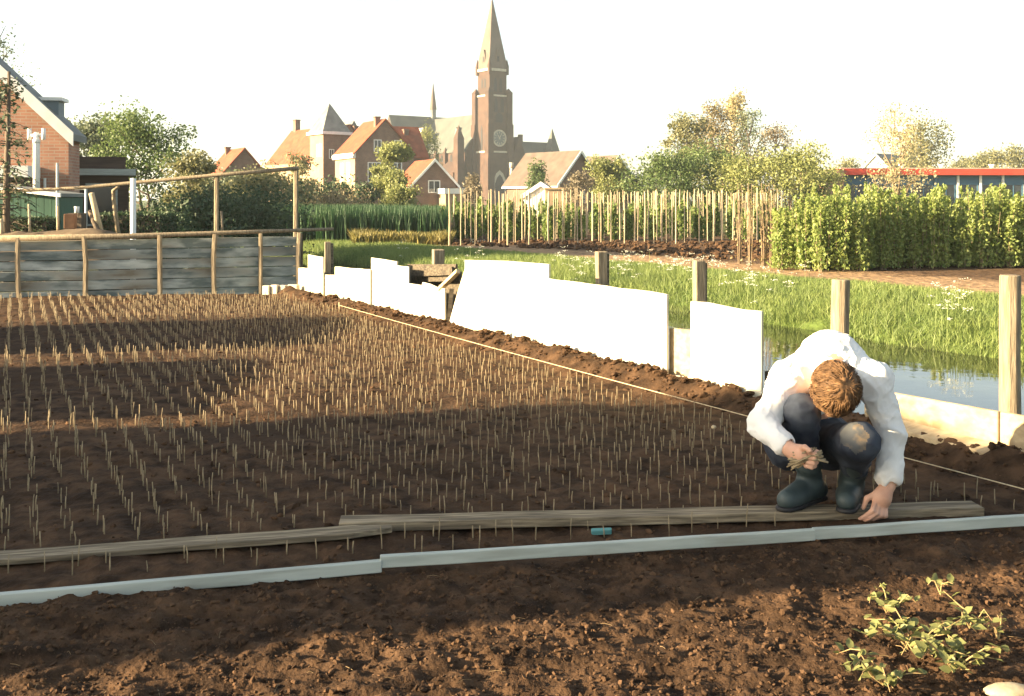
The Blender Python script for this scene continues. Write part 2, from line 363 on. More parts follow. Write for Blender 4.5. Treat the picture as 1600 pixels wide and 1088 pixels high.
# bits of straw and root in the foreground
mb = MB()
for i in range(110):
    yy = 2.4 + random.random() ** 1.3 * 1.6; xv = (random.random() - .5) * 1.1 * yy
    if yy > yfront(xv) - .12: continue
    a = random.uniform(0, 6.28); l = random.uniform(.006, .026); z = float(soil_z(np.array([xv]), np.array([yy]))[0]) + random.uniform(.006, .016)
    dx, dy = math.cos(a) * l, math.sin(a) * l
    mb.tube([(xv - dx, yy - dy, z - .004), (xv, yy, z + random.uniform(-.003, .003)), (xv + dx, yy + dy, z - .004)], random.uniform(.0006, .0012), 3, False)
tag(mb.build('straw_bits', m_straw), 'scraps of straw and root lying on foreground soil', 'straw', kind='stuff')

# grass on the far bank and white wild flowers in it
m_grass = leafmat('bank_grass', (.09, .15, .035), (.24, .29, .08), .35, nscale=.7)
m_dgrass = leafmat('crop_blade', (.020, .062, .025), (.05, .12, .038), .3, nscale=.6)
m_flower = leafmat('white_umbel', (.70, .70, .58), (.85, .85, .72), .4)
def blades(P, L_, W_, lean, r):
    n = len(P); a = r.random(n) * 6.283; la = r.random(n) * 6.283; ll = lean * r.random(n)
    side = np.stack([np.cos(a), np.sin(a), 0 * a], -1) * (W_ * .5)[:, None]
    top = P + np.stack([np.cos(la) * ll * L_, np.sin(la) * ll * L_, L_], -1)
    mid = P + (top - P) * np.array([.4, .4, .55])
    V = np.stack([P - side, P + side, mid + side * .8, top, mid - side * .8], 1)
    Fc = np.array([[0, 1, 2, 4], [4, 2, 3, 3]])
    k = np.arange(n)[:, None] * 5
    q = np.concatenate([k + np.array([[0, 1, 2, 4]])], 0); t3 = k + np.array([[4, 2, 3]])
    return V.reshape(-1, 3), np.concatenate([np.stack([q[:, 0], q[:, 1], q[:, 2]], -1), np.stack([q[:, 0], q[:, 2], q[:, 3]], -1), t3], 0)
n_ = 110000
t = -6 + r_.random(n_) ** 1.25 * 34; nn = 4.78 + r_.random(n_) ** 1.1 * 3.9
edge = (fb2(t * .35, t * 0, 3, 3) - .45) * .5 + (fb2(t * 1.1, nn * .9, 21, 2) - .45) * .8; nn2 = nn + edge * .6
x = B0[0] + UU[0] * t + NN[0] * nn2; y = B0[1] + UU[1] * t + NN[1] * nn2
keep = (x / y > -.24) & (x / y < .56); x, y, nn = x[keep], y[keep], nn[keep]
hgt = (.05 + .17 * fb2(x * 1.2, y * 1.2, 13, 3)) * (.5 + r_.random(len(x))) * np.interp(nn, [4.8, 5.4, 7.8, 8.7], [1.15, 1.1, .8, .35])
Vb, Fb = blades(np.stack([x, y, gz(nn) - .02], -1), hgt, np.full(len(x), .008), 1.2, r_)
tag(obj('bank_grass', np_mesh('bank_grass', Vb, Fb, m_grass)), 'long green grass covering the far bank of the ditch', 'grass', kind='stuff')
# umbels
Pf = []
for (cx, cy, n, sp) in [(905, 428, 26, 26), (975, 430, 34, 24), (1060, 430, 40, 30), (1110, 436, 24, 26), (1170, 452, 34, 34), (1485, 492, 26, 26), (880, 418, 14, 14), (740, 402, 18, 30), (640, 405, 14, 30), (1010, 425, 14, 30), (1240, 455, 12, 40)]:
    for i in range(n):
        px = random.gauss(cx, sp * .6); py = random.gauss(cy, 7)
        p = gr(px, py + 7, -.05); nv = nof(p.x, p.y)
        if nv < 5.05: continue
        Pf.append((p.x, p.y, float(gz(nv)) + random.uniform(.2, .38)))
Pf = np.array(Pf); k = 9; Pq = np.repeat(Pf, k, 0) + r_.normal(size=(len(Pf) * k, 3)) * np.array([.03, .03, .008])
Vf, Ff = blades(Pq, np.full(len(Pq), .008), np.full(len(Pq), .02), 2.5, r_)
Vs, Fs = blades(Pf - np.array([0, 0, .3]), np.full(len(Pf), .3), np.full(len(Pf), .008), .1, r_)
fl = obj('bank_wildflowers', np_mesh('bank_wildflowers', Vf, Ff, m_flower)); tag(fl, 'white umbel wildflowers among the grass of the far bank', 'wildflowers', kind='stuff')
obj('stems', np_mesh('stems', Vs, Fs, m_grass), fl)
# dark green tall crop left of the stakes, and low yellowish row in front of it
n_ = 26000; px_ = r_.uniform(372, 700, n_); d_ = r_.uniform(33, 50, n_); x = (px_ - 800) / F * d_
hgt = (.95 + .35 * fb2(x * .5, d_ * .5, 8, 3)) * r_.uniform(.75, 1.08, n_)
Vb, Fb = blades(np.stack([x, d_, 0 * x - .03], -1), hgt, np.full(n_, .05), .22, r_)
tag(obj('tall_green_crop', np_mesh('tall_green_crop', Vb, Fb, m_dgrass)), 'dense dark green tall crop between bushes and stakes', 'crop', kind='stuff')
m_ylow = leafmat('low_crop_leaf', (.14, .13, .035), (.26, .22, .07), .35, nscale=.8)
n_ = 7000; px_ = r_.uniform(552, 705, n_); d_ = 31 + r_.random(n_) * 3.2; x = (px_ - 800) / F * d_
hgt = (.25 + .35 * fb2(x * 1.5, d_ * 1.5, 9, 2)) * r_.uniform(.5, 1.1, n_)
Vb, Fb = blades(np.stack([x, d_, 0 * x - .03], -1), hgt, np.full(n_, .06), .7, r_)
tag(obj('low_yellow_crop', np_mesh('low_yellow_crop', Vb, Fb, m_ylow)), 'low yellowish leafy crop row before the dark green crop', 'crop', kind='stuff')

# ================================================================== BED: cuttings, planks, string, edging boards
def szv(x, y): return float(soil_z(np.array([float(x)]), np.array([float(y)]))[0])
rd = np.array([-.427, .904]); rp = np.array([.904, .427]); O0 = np.array([1.95, 4.55])
S0 = gr(530, 490); S1 = gr(1608, 802)
def right_of_string(x, y): return (S1.x - S0.x) * (y - S0.y) - (S1.y - S0.y) * (x - S0.x) > -.02
def y_plank_clear(x, y):
    # planks and boots keep a strip free
    for (a, b, wd) in ((gr(0, 884), gr(612, 842), .10), (gr(530, 813, .05), gr(1528, 790, .05), .085)):
        a2 = np.array([a.x, a.y]); b2 = np.array([b.x, b.y]); q = np.array([x, y]) - a2; ab = b2 - a2; tt = q.dot(ab) / ab.dot(ab)
        if -.02 < tt < 1.02 and np.linalg.norm(q - ab * tt) < wd: return False
    return True
cut = []
for i in range(-6, 135):
    off = random.uniform(0, .1)
    for j in range(-70, 200):
        p = O0 - rp * i * .117 + rd * (j * .086 + off) + np.array([random.gauss(0, .009), random.gauss(0, .020)])
        x, y = p
        if y > 14.1 or y < yfront(x) + .10 or x / y < -.82 or x / y > .52: continue
        if not (((S1.x - S0.x) * (y - S0.y) - (S1.y - S0.y) * (x - S0.x)) < -.25): continue
        if random.random() < .06 or not y_plank_clear(x, y): continue
        if abs(x - 1.31) < .25 and 4.0 < y < 4.72: continue
        cut.append((x, y))
cut.sort(key=lambda p: p[1] + abs(p[0] / p[1]) * .0)
inframe = [c for c in cut if -.483 < c[0] / c[1] < .483]
solo = inframe[:300]; solos = set(solo); rest = [c for c in cut if c not in solos]
def cutting_mb(mb, base, h, lx, ly, r0):
    b = Vector(base); mb.tube([b + Vector((0, 0, -.03)), b + Vector((lx * h * .5 + random.gauss(0, .0015), ly * h * .5, h * .5)), b + Vector((lx * h, ly * h, h))], [r0, r0 * .95, r0 * .8], 5)
cmesh = []
for k in range(8):
    mb = MB(); cutting_mb(mb, (0, 0, 0), random.uniform(.045, .080), random.gauss(0, .05), random.gauss(0, .05), random.uniform(.0017, .0030)); cmesh.append(mb.mesh('cutting', m_cut, True))
for i, (x, y) in enumerate(solo):
    o = obj('plant_cutting', cmesh[i % 8], None, (x, y, szv(x, y)), random.uniform(0, 6.28), (1, 1, random.uniform(.8, 1.2)))
    tag(o, 'bare woody cutting stuck upright in the near part of the dark bed', 'cutting', 'cuttings planted in the near rows of the bed')
rx = np.array([c[0] for c in rest]); ry = np.array([c[1] for c in rest]); rz = soil_z(rx, ry)
mb = MB()
for x, y, z in zip(rx, ry, rz): cutting_mb(mb, (x, y, z), random.uniform(.050, .095), random.gauss(0, .05), random.gauss(0, .05), random.uniform(.0022, .0036))
tag(mb.build('far_plant_cuttings', m_cut, None, True), 'mass of woody cuttings in rows filling the rest of the bed', 'cuttings', kind='stuff')

# planks lying on the bed
def slab(name, a, b, wid, th, mat, label, cat, z0=.0, group=None, sub=14, warp=.0014, tip=0.0):
    """a straight sawn board from a to b (centre line of its underside), slightly warped along its length"""
    a = Vector(a); b = Vector(b); L = (b - a).length; ang = math.atan2(b.y - a.y, b.x - a.x); pitch = math.asin((b.z - a.z) / L)
    mb = MB(); vs = []; fs = []
    for i in range(sub + 1):
        x = L * i / sub; wz = math.sin(i * 1.3 + L) * warp + random.gauss(0, warp * .25); wy = random.gauss(0, warp * .5); hw = wid * .5
        if tip and i == sub: hw *= tip
        vs += [(x, wy - hw, wz), (x, wy + hw, wz), (x, wy + hw, wz + th), (x, wy - hw, wz + th)]
    for i in range(sub):
        o = i * 4
        fs += [(o + k, o + (k + 1) % 4, o + 4 + (k + 1) % 4, o + 4 + k) for k in range(4)]
    fs = [f[::-1] for f in fs] + [(0, 1, 2, 3), tuple(sub * 4 + k for k in (3, 2, 1, 0))]
    mb.add(vs, fs); o = mb.build(name, mat, None, False, .003)
    o.location = a; o.rotation_euler = (0, -pitch, ang); tag(o, label, cat, group); return o
a = gr(-420, 922); b = gr(612, 843); slab('plank', (a.x, a.y, .028), (b.x, b.y, .03), .105, .022, m_oldwood, 'thin weathered grey plank lying flat at lower left of bed', 'plank', tip=.35)
a = gr(531, 813, .05); b = gr(1528, 790, .05); slab('plank', (a.x, a.y, .018), (b.x, b.y, .018), .105, .036, m_oldwood, 'long thick plank lying under the boots of the crouching man', 'plank')
# pale blue edging battens
E = [((-520, 994), (596, 894), 'pale blue batten edging the bed, leftmost of three'), ((594, 887), (1272, 844), 'pale blue batten edging the bed, middle of three'), ((1270, 843), (1660, 817), 'pale blue batten edging the bed, rightmost of three')]
for k, (p, q, lab) in enumerate(E):
    zz0 = (.0, .014, .016)[k]; a = gr(*p, .018 + zz0); b = gr(*q, .018 + zz0)
    slab('edging_board', (a.x, a.y, .018 + zz0), (b.x, b.y, .018 + zz0), .026, .042, m_blue, lab, 'batten', warp=.0006)
# string line with two pegs
a = S0; b = S1; mb = MB(); pts = []
for i in range(60):
    f = i / 59; x = a.x + (b.x - a.x) * f; y = a.y + (b.y - a.y) * f
    pts.append((x, y, .095 - .012 * math.sin(f * 3.14)))
st = empty('string_line', (0, 0, 0)); tag(st, 'pale taut planting string along right edge of bed', 'string')
mb.tube(pts, .0028, 5); mb.build('string', m_string, st, True)
for p in (a, b):
    mb = MB(); mb.tube([(p.x, p.y, -.05), (p.x, p.y, .13)], [.007, .009], 6); mb.build('peg', m_stake, st)
k = gr(1115, 668, .07); mb = MB()
mb.tube([k + Vector((-.012, 0, 0)), k, k + Vector((.014, 0, .004))], [.006, .013, .005], 6); mb.build('knot', m_string, st, True)
# small turquoise tag
mb = MB(); p = gr(940, 833, .02); mb.hexa([(p.x - .04, p.y - .008, .012), (p.x + .04, p.y + .004, .012), (p.x + .04, p.y + .02, .02), (p.x - .04, p.y + .01, .022), (p.x - .04, p.y - .008, .03), (p.x + .04, p.y + .004, .032), (p.x + .04, p.y + .02, .036), (p.x - .04, p.y + .01, .036)])
tag(mb.build('plant_tag', M('turquoise', (.10, .27, .26), rough=.5), None, False, .002), 'small turquoise plastic tag lying beside the long plank', 'tag')

# low pale concrete blocks at the far corner of the bed
for k, (px, wd, hh, lab) in enumerate([(417, .10, .135, 'leftmost low pale concrete block at far corner of bed'), (430, .10, .145, 'second low pale concrete block at far corner of bed'), (443, .09, .14, 'third low pale concrete block at far corner of bed'), (459, .15, .15, 'wider cream block touching the first white board')]):
    d = 14.3; mb = MB(); mb.box(-wd / 2, wd / 2, -.04, .04, -.05, hh); o = mb.build('concrete_block', m_stone, None, False, .008); o.location = (xx(px, d), d, .02); o.rotation_euler = (0, 0, random.uniform(-.5, -.2)); tag(o, lab, 'block')

# ================================================================== WHITE BOARDS along the ditch
def wt(px):
    k = (px - 800) / F
    return (B0[0] - B0[1] * k) / (.5 + .8660254 * k)
def wz(px, py, n=0.0):
    t = wt(px); y = B0[1] + UU[1] * t
    return t, zz(py, y)
def nb(px, n):
    k = (px - 800) / F; d = (4.68 + n) / (.8660254 * k + .5); return Vector((k * d, d, 0))
def panel(name, pts, n, th, mat, label, cat='board', zb=-.14):
    """pts: outline of the upper edge (px, py) left to right; straight down into the earth at both ends unless py given"""
    top = [wz(*p) for p in pts]
    rough_ = [top[0]]
    for (ta, za), (tb, zb_) in zip(top[:-1], top[1:]):
        m_ = max(1, int(abs(tb - ta) / .16))
        for i_ in range(1, m_ + 1):
            f_ = i_ / m_; rough_.append((ta + (tb - ta) * f_, za + (zb_ - za) * f_ + (random.gauss(0, .0035) if i_ < m_ else 0)))
    poly = [(top[0][0], zb)] + rough_ + [(top[-1][0], zb)]
    P3 = [tn(t, n, z) for t, z in poly]
    mb = MB(); mb.prism(P3, Vector((NN[0], NN[1], 0)) * th)
    o = mb.build(name, mat, None, False, .003); tag(o, label, cat, 'white boards along the ditch' if mat is m_white else None); return o
panel('white_board', [(463, 419), (483, 420)], .03, .02, m_white, 'small white board meeting the grey plank fence')
panel('white_board', [(481, 398), (504.5, 402)], .0, .02, m_white, 'narrow tall white board, second from the grey plank fence')
panel('white_board', [(499, 429), (525, 431)], .03, .02, m_white, 'short low white board in front of the thin far post')
panel('white_board', [(523, 417), (578, 421)], .0, .02, m_white, 'mid-height white board left of the stepped tall one')
panel('white_board', [(576, 403), (616, 409)], .03, .02, m_white, 'white board with raised top left of the broken gap')
panel('white_board', [(614, 414), (638, 417)], .0, .02, m_white, 'narrow white board ending at the gap of old planks')
panel('white_board', [(634, 442), (663, 446), (664, 441), (699, 451)], -.03, .02, m_white, 'low notched white board below the old dark planks')
# big leaning sheet with slanted left edge
t0, z0 = wz(698, 518); t1, z1 = wz(716, 452); t2, z2 = wz(726, 420); t3, z3 = wz(726, 406.5); t4, z4 = wz(857, 413)
mb = MB(); mb.prism([tn(t, .0, z) for t, z in [(t0 + .03, -.14), (t0, z0), (t1, z1), (t2, z2), (t3, z3), (wt(790), wz(790, 408)[1]), (t4, z4), (t4, -.14)]], Vector((NN[0], NN[1], 0)) * .02)
tag(mb.build('white_board', m_white, None, False, .003), 'tallest white sheet with slanted left edge beside dark slat', 'board', 'white boards along the ditch')
panel('white_board', [(853, 434), (950, 446.5), (1046, 460)], -.025, .02, m_white, 'longest white board, ending at the gap left of the separate panel')
panel('white_board', [(1083, 471), (1194, 486)], -.025, .02, m_white, 'separate upright white panel nearest the crouching man')
panel('white_board', [(990, 572), (1046, 583), (1100, 588), (1200, 612)], -.055, .02, m_white, 'low white skirting board at foot of gap before upright panel')
panel('cream_board', [(1040, 513), (1092, 519)], .03, .02, m_pale, 'cream wooden board seen low inside gap between white panels')
panel('dark_plank', [(1185, 581), (1210, 583)], .05, .03, m_darkwood, 'dark slat sticking out right of white panel behind man')
# dark leaning slat in the slit
mb = MB(); a = tn(*((wz(703, 452))[0], .02), wz(703, 452)[1]); b = tn(wz(696, 520)[0], .02, wz(696, 520)[1] - .06)
mb.tube([b, a], .03, 4, True, .78); tag(mb.build('dark_plank', m_darkwood, None), 'dark leaning slat in slit between two white boards', 'plank')
# jumble of old planks in the gap
OP = [((636, 416), (712, 417), .10, 'topmost old grey plank bridging the gap in white boards'), ((640, 424), (706, 421), .06, 'second old plank from the top in the gap'), ((641, 432), (703, 431), .1, 'third old plank from the top in the gap')]
for (p, q, n, lab) in OP:
    a = nb(p[0], .10 + n); a.z = zz(p[1] + 9, a.y); b = nb(q[0], .10 + n * 1.2); b.z = zz(q[1] + 9, b.y)
    mb = MB(); dn = Vector((NN[0], NN[1], 0)) * .025; mb.prism([a, b, b + Vector((0, 0, .085)), a + Vector((0, 0, .085))], dn)
    tag(mb.build('old_plank', m_darkwood, None, False, .003), lab, 'plank')
a = tn(wt(690), -.02, wz(690, 452)[1]); b = tn(wt(716), -.0, wz(716, 424)[1]); mb = MB(); mb.tube([a, b], .03, 4, True, .78)
tag(mb.build('old_plank', m_pale, None), 'short pale plank leaning diagonally at right of the gap', 'plank')
mb = MB(); a = nb(632, .32); b = nb(718, .32); mb.prism([a, b, b + Vector((0, 0, zz(425, b.y))), a + Vector((0, 0, zz(422, a.y)))], Vector((NN[0], NN[1], 0)) * .03)
tag(mb.build('old_plank', m_darkwood, None), 'wide grey plank standing behind the gap in white boards', 'plank')
# pale timber boards at right
def nb(px, n):
    k = (px - 800) / F; d = (4.68 + n) / (.8660254 * k + .5); return Vector((k * d, d, 0))
def bankboard(px0, px1, n, z0a, z1a, z0b, z1b, th, label):
    a = nb(px0, n); b = nb(px1, n); mb = MB()
    mb.prism([(a.x, a.y, z0a), (b.x, b.y, z0b), (b.x, b.y, z1b), (a.x, a.y, z1a)], Vector((NN[0], NN[1], 0)) * th)
    tag(mb.build('timber_board', m_pale, None, False, .004), label, 'board')
bankboard(1350, 1559, .0, .05, .262, .06, .272, .03, 'pale timber board on edge between man and tall right post')
bankboard(1562, 1760, .005, .06, .272, .06, .285, .03, 'pale timber board on edge below tall post at right border')
a = nb(1380, -.10); b = nb(1720, -.16)
mb = MB(); mb.hexa([(a.x - .02, a.y - .05, .085), (b.x - .05, b.y - .06, .07), (b.x + .04, b.y + .04, .10), (a.x + .03, a.y + .03, .12), (a.x - .02, a.y - .05, .115), (b.x - .05, b.y - .06, .10), (b.x + .04, b.y + .04, .13), (a.x + .03, a.y + .03, .15)])
tag(mb.build('timber_board', m_pale, None, False, .004), 'pale timber board lying tilted on soil in front of the upright ones', 'board')

# fence posts behind the boards
PO = [(512, 18.3 * .776, 378, .042, 'thin far post beside the plank fence corner'), (685, 11.9, 390, .062, 'short leaning post behind gap with old planks'), (940, 9.0, 393, .042, 'square post standing behind the longest white board'),
      (1092, 7.85, 407, .040, 'square post rising behind the separate white panel'), (1313, 6.85, 437, .042, 'round-edged post rising behind the crouching man'), (1578, 6.05, 430, .042, 'tall post at right border beside the water')]
for k, (px, d, py, rr, lab) in enumerate(PO):
    x = xx(px, d); z = zz(py, d); lean = (.0, -.03, .0, .0, -.01, .008)[k]
    pw = empty('fence_post', (x, d, -.6)); tag(pw, lab, 'post', 'posts along the ditch edge')
    mb = MB()
    n = 7; vs = []; mbp = []
    for i in range(n): mbp.append((lean * (n - 1 - i) / (n - 1) * 1.0 + random.gauss(0, .002), random.gauss(0, .002), (z + .6) * i / (n - 1)))
    mb.tube(mbp, [rr * 1.41 * random.uniform(.97, 1.03) for i in range(n)], 8 if k in (4, 5) else 4, True, .785 + .25)
    mb.build('post', m_post, pw, False, .006)
    if k in (0, 2, 3):
        mb = MB(); mb.box(rr * .9, rr * .9 + .03, .02, .055, .3, z + .6 - .02); mb.build('batten', m_oldwood, pw)

# ================================================================== THE CROUCHING MAN
class SDF:
    """smooth union of tapered capsules and ellipsoids on a grid, meshed with surface nets"""
    def __init__(s, lo, hi, h):
        s.lo = np.array(lo, float); s.h = h; s.n = np.ceil((np.array(hi) - s.lo) / h).astype(int) + 1
        s.S = np.full(tuple(s.n), .25, np.float32)
    def blk(s, lo, hi):
        a = np.clip(np.floor((np.array(lo) - s.lo) / s.h).astype(int), 0, s.n); b = np.clip(np.ceil((np.array(hi) - s.lo) / s.h).astype(int) + 1, 0, s.n)
        sl = tuple(slice(a[i], b[i]) for i in range(3))
        ax = [s.lo[i] + s.h * np.arange(a[i], b[i]) for i in range(3)]
        return sl, np.meshgrid(*ax, indexing='ij', sparse=True)
    def mix(s, sl, d, k, sub=False):
        o = s.S[sl]
        if sub:
            d = -d; hh = np.clip(.5 - .5 * (o - d) / k, 0, 1); s.S[sl] = o * (1 - hh) + d * hh + k * hh * (1 - hh)
        else:
            hh = np.clip(.5 + .5 * (o - d) / k, 0, 1); s.S[sl] = o * (1 - hh) + d * hh - k * hh * (1 - hh)
    def cap(s, a, b, ra, rb, k=.02, sub=False):
        a = np.array(a, float); b = np.array(b, float); m = max(ra, rb) + 3 * k + .03
        sl, (X, Y, Z) = s.blk(np.minimum(a, b) - m, np.maximum(a, b) + m)
        if min(s.S[sl].shape) == 0: return s
        ab = b - a; L2 = max(ab.dot(ab), 1e-9)
        t = np.clip(((X - a[0]) * ab[0] + (Y - a[1]) * ab[1] + (Z - a[2]) * ab[2]) / L2, 0, 1)
        d = np.sqrt((X - a[0] - ab[0] * t) ** 2 + (Y - a[1] - ab[1] * t) ** 2 + (Z - a[2] - ab[2] * t) ** 2) - (ra + (rb - ra) * t)
        s.mix(sl, d, k, sub); return s
    def chain(s, pts, rad, k=.02):
        for i in range(len(pts) - 1): s.cap(pts[i], pts[i + 1], rad[i], rad[i + 1], k)
        return s
    def ell(s, c, r, k=.02, rot=None, sub=False):
        c = np.array(c, float); r = np.array(r, float); m = r.max() + 3 * k + .03
        sl, (X, Y, Z) = s.blk(c - m, c + m)
        rot = np.eye(3) if rot is None else np.array(rot)
        q = [((X - c[0]) * rot[i][0] + (Y - c[1]) * rot[i][1] + (Z - c[2]) * rot[i][2]) for i in range(3)]
        k0 = np.sqrt((q[0] / r[0]) ** 2 + (q[1] / r[1]) ** 2 + (q[2] / r[2]) ** 2)
        k1 = np.sqrt((q[0] / r[0] ** 2) ** 2 + (q[1] / r[1] ** 2) ** 2 + (q[2] / r[2] ** 2) ** 2)
        s.mix(sl, k0 * (k0 - 1) / np.maximum(k1, 1e-6), k, sub); return s
    def fold(s, fn):
        sl, (X, Y, Z) = s.blk(s.lo, s.lo + s.h * s.n)
        X, Y, Z = np.broadcast_arrays(X, Y, Z); band = np.abs(s.S) < .04
        s.S[band] += fn(X[band], Y[band], Z[band]).astype(np.float32); return s
    def cut(s, p, nrm):   # keep the half space on the side of nrm
        _, (X, Y, Z) = s.blk(s.lo, s.lo + s.h * s.n); nrm = np.array(nrm, float); nrm /= np.linalg.norm(nrm)
        d = -((X - p[0]) * nrm[0] + (Y - p[1]) * nrm[1] + (Z - p[2]) * nrm[2]); s.S = np.maximum(s.S, d[tuple(slice(0, m) for m in s.S.shape)].astype(np.float32)); return s
    def mesh(s, name, mat):
        S = s.S; neg = S < 0
        c = [neg[i:S.shape[0] - 1 + i, j:S.shape[1] - 1 + j, k:S.shape[2] - 1 + k] for i in (0, 1) for j in (0, 1) for k in (0, 1)]
        cnt = sum(a.astype(np.int8) for a in c); act = np.argwhere((cnt > 0) & (cnt < 8))
        vid = np.full(cnt.shape, -1, np.int64); vid[tuple(act.T)] = np.arange(len(act))
        P = np.zeros((len(act), 3)); Wt = np.zeros(len(act))
        cor = [(i, j, k) for i in (0, 1) for j in (0, 1) for k in (0, 1)]
        for a in range(8):
            for b in range(a + 1, 8):
                if sum(abs(cor[a][i] - cor[b][i]) for i in range(3)) != 1: continue
                va = S[tuple((act + cor[a]).T)]; vb = S[tuple((act + cor[b]).T)]; m = (va < 0) != (vb < 0)
                t = np.where(m, va / np.where(m, va - vb, 1), 0)
                pt = np.array(cor[a]) + t[:, None] * (np.array(cor[b]) - np.array(cor[a]))
                P[m] += pt[m]; Wt[m] += 1
        V = s.lo + s.h * (act + P / Wt[:, None])
        Qs = []
        for ax in range(3):
            o = [1 if i == ax else 0 for i in range(3)]
            A = neg[:S.shape[0] - o[0], :S.shape[1] - o[1], :S.shape[2] - o[2]]; Bn = neg[o[0]:, o[1]:, o[2]:]
            e = np.argwhere(A != Bn); b, c2 = [(1, 2), (2, 0), (0, 1)][ax]
            ok = (e[:, b] > 0) & (e[:, c2] > 0) & (e[:, b] < S.shape[b] - 1) & (e[:, c2] < S.shape[c2] - 1); e = e[ok]
            db = np.eye(3, dtype=int)[b]; dc = np.eye(3, dtype=int)[c2]
            q = np.stack([vid[tuple((e - db - dc).T)], vid[tuple((e - dc).T)], vid[tuple(e.T)], vid[tuple((e - db).T)]], -1)
            fl = A[tuple(e.T)]; q[~fl] = q[~fl][:, ::-1]; Qs.append(q)
        return np_mesh(name, V, np.concatenate(Qs), mat, True)

MD = 4.345; MX = xx(1300, MD)
def mj(px, py, y):      # print position and depth -> man's own frame
    d = MD + y
    return np.array([(px - 800) / F * d - MX, y, H - (py - HZ) / F * d])
m_skin = M('skin', (.50, .27, .18), (.62, .37, .26), scale=14, rough=.55, spec=.4, bump=.06, bscale=120)
m_shirt = M('white_shirt', (.70, .70, .68), (.80, .80, .78), scale=5, rough=.85, bump=.05, bscale=300)
m_jeans = M('navy_trousers', (.018, .024, .040), (.045, .055, .075), scale=16, rough=.9, bump=.15, bscale=200)
m_boot = M('rubber_boot', (.022, .035, .038), (.045, .065, .068), scale=9, rough=.55, spec=.4, bump=.12, bscale=30)
m_hair = M('ginger_brown_hair', (.06, .031, .014), (.18, .10, .045), scale=45, rough=.65, spec=.25)
m_patch = M('worn_patch', (.075, .08, .085), (.24, .17, .10), scale=16, rough=.9, lo=.5, hi=.68)
man = empty('person', (MX, MD, 0)); tag(man, 'man in white shirt crouching head down, pressing a cutting into soil', 'person')
FZ = .056   # top of the plank he squats on
# joints
pelvis = np.array([-.02, .33, .28]); midb = np.array([-.015, .32, .47]); upb = mj(1300, 566, .16); neck = mj(1300, 590, .02)
shR = mj(1232, 592, .07); shL = mj(1364, 594, .07)
elR = mj(1192, 664, -.06); wrR = mj(1236, 704, -.24); elL = mj(1392, 676, .0); wrL = mj(1388, 756, -.05)
hipR = np.array([-.10, .28, .25]); hipL = np.array([.075, .28, .25])
knR = mj(1252, 645, -.05); knL = mj(1344, 690, -.17)
anR = mj(1266, 752, .07); anL = mj(1330, 752, .10)
# head frame: crown towards the camera, face down, a little turned
hu = np.array([.05, -.99, -.06]); hu /= np.linalg.norm(hu); hf = np.array([-.10, .06, -.98]); hf -= hu * hf.dot(hu); hf /= np.linalg.norm(hf); hs = np.cross(hu, hf)
hc = mj(1303, 610, -.13); HR = [hs, hf, hu]
def hp(a, b, c): return hc + hs * a + hf * b + hu * c

body = SDF((-.52, -.42, -.02), (.46, .5, .78), .0050)
body.chain([pelvis, midb, upb], [.12, .12, .11], .05).cap(upb, neck, .08, .06, .04).cap(neck, hc - hu * .05, .054, .05, .03)
body.ell(hc, (.074, .092, .110), .02, HR).ell(hp(0, .03, -.055), (.052, .06, .065), .03, HR)             # skull and jaw
body.cap(hp(0, .088, .0), hp(0, .108, -.032), .008, .013, .012)                                            # nose
for sgn in (-1, 1):
    body.ell(hp(sgn * .030, .083, .012), (.016, .008, .010), .006, HR, True)                               # eye sockets
    body.ell(hp(sgn * .030, .078, .012), (.012, .010, .010), .004, HR)                                     # eyes
    body.cap(hp(sgn * .018, .088, .026), hp(sgn * .045, .078, .026), .007, .006, .008)                     # brows
    body.ell(hp(sgn * .078, -.005, -.015), (.010, .020, .032), .008, HR)                                   # ears
body.cap(hp(-.020, .086, -.058), hp(.020, .086, -.058), .006, .006, .006); body.cap(hp(-.016, .084, -.070), hp(.016, .084, -.070), .007, .007, .006)
body.ell(hp(0, .078, -.095), (.02, .02, .016), .02, HR)
for sh, el, wr in ((shR, elR, wrR), (shL, elL, wrL)):
    body.cap(upb, sh, .08, .058, .05).cap(sh, el, .048, .040, .03).cap(el, wr, .040, .026, .02)
for hip, kn, an in ((hipR, knR, anR), (hipL, knL, anL)):
    body.cap(pelvis, hip, .10, .085, .04).cap(hip, kn, .072, .052, .03).cap(kn, an, .045, .032, .03)
# his right hand (left in the picture): fist round a bundle of cuttings
pR = wrR + (mj(1262, 716, -.30) - wrR) * .62
body.cap(wrR, pR, .027, .036, .02)
fwd = mj(1272, 718, -.31) - wrR; fwd /= np.linalg.norm(fwd); up = np.array([0, 0, 1.]) - fwd * fwd[2]; up /= np.linalg.norm(up); sd = np.cross(fwd, up)
body.ell(pR, (.040, .026, .040), .015, [fwd, sd, up])
for i, (o, l) in enumerate(((.028, .046), (.009, .050), (-.010, .047), (-.027, .038))):
    k0 = pR + fwd * .030 + up * o - sd * .012
    k1 = k0 + fwd * l * .55 - sd * .006; k2 = k1 + fwd * .004 + sd * .028; k3 = k2 - fwd * .020 + sd * .012
    body.chain([k0, k1, k2, k3], [.0105, .0098, .009, .008], .004)
th0 = pR + up * .026 + sd * .012; th1 = th0 + fwd * .022 + up * .018 + sd * .014; th2 = th1 + fwd * .026 - up * .004 + sd * .004
body.chain([th0, th1, th2], [.013, .011, .009], .005)
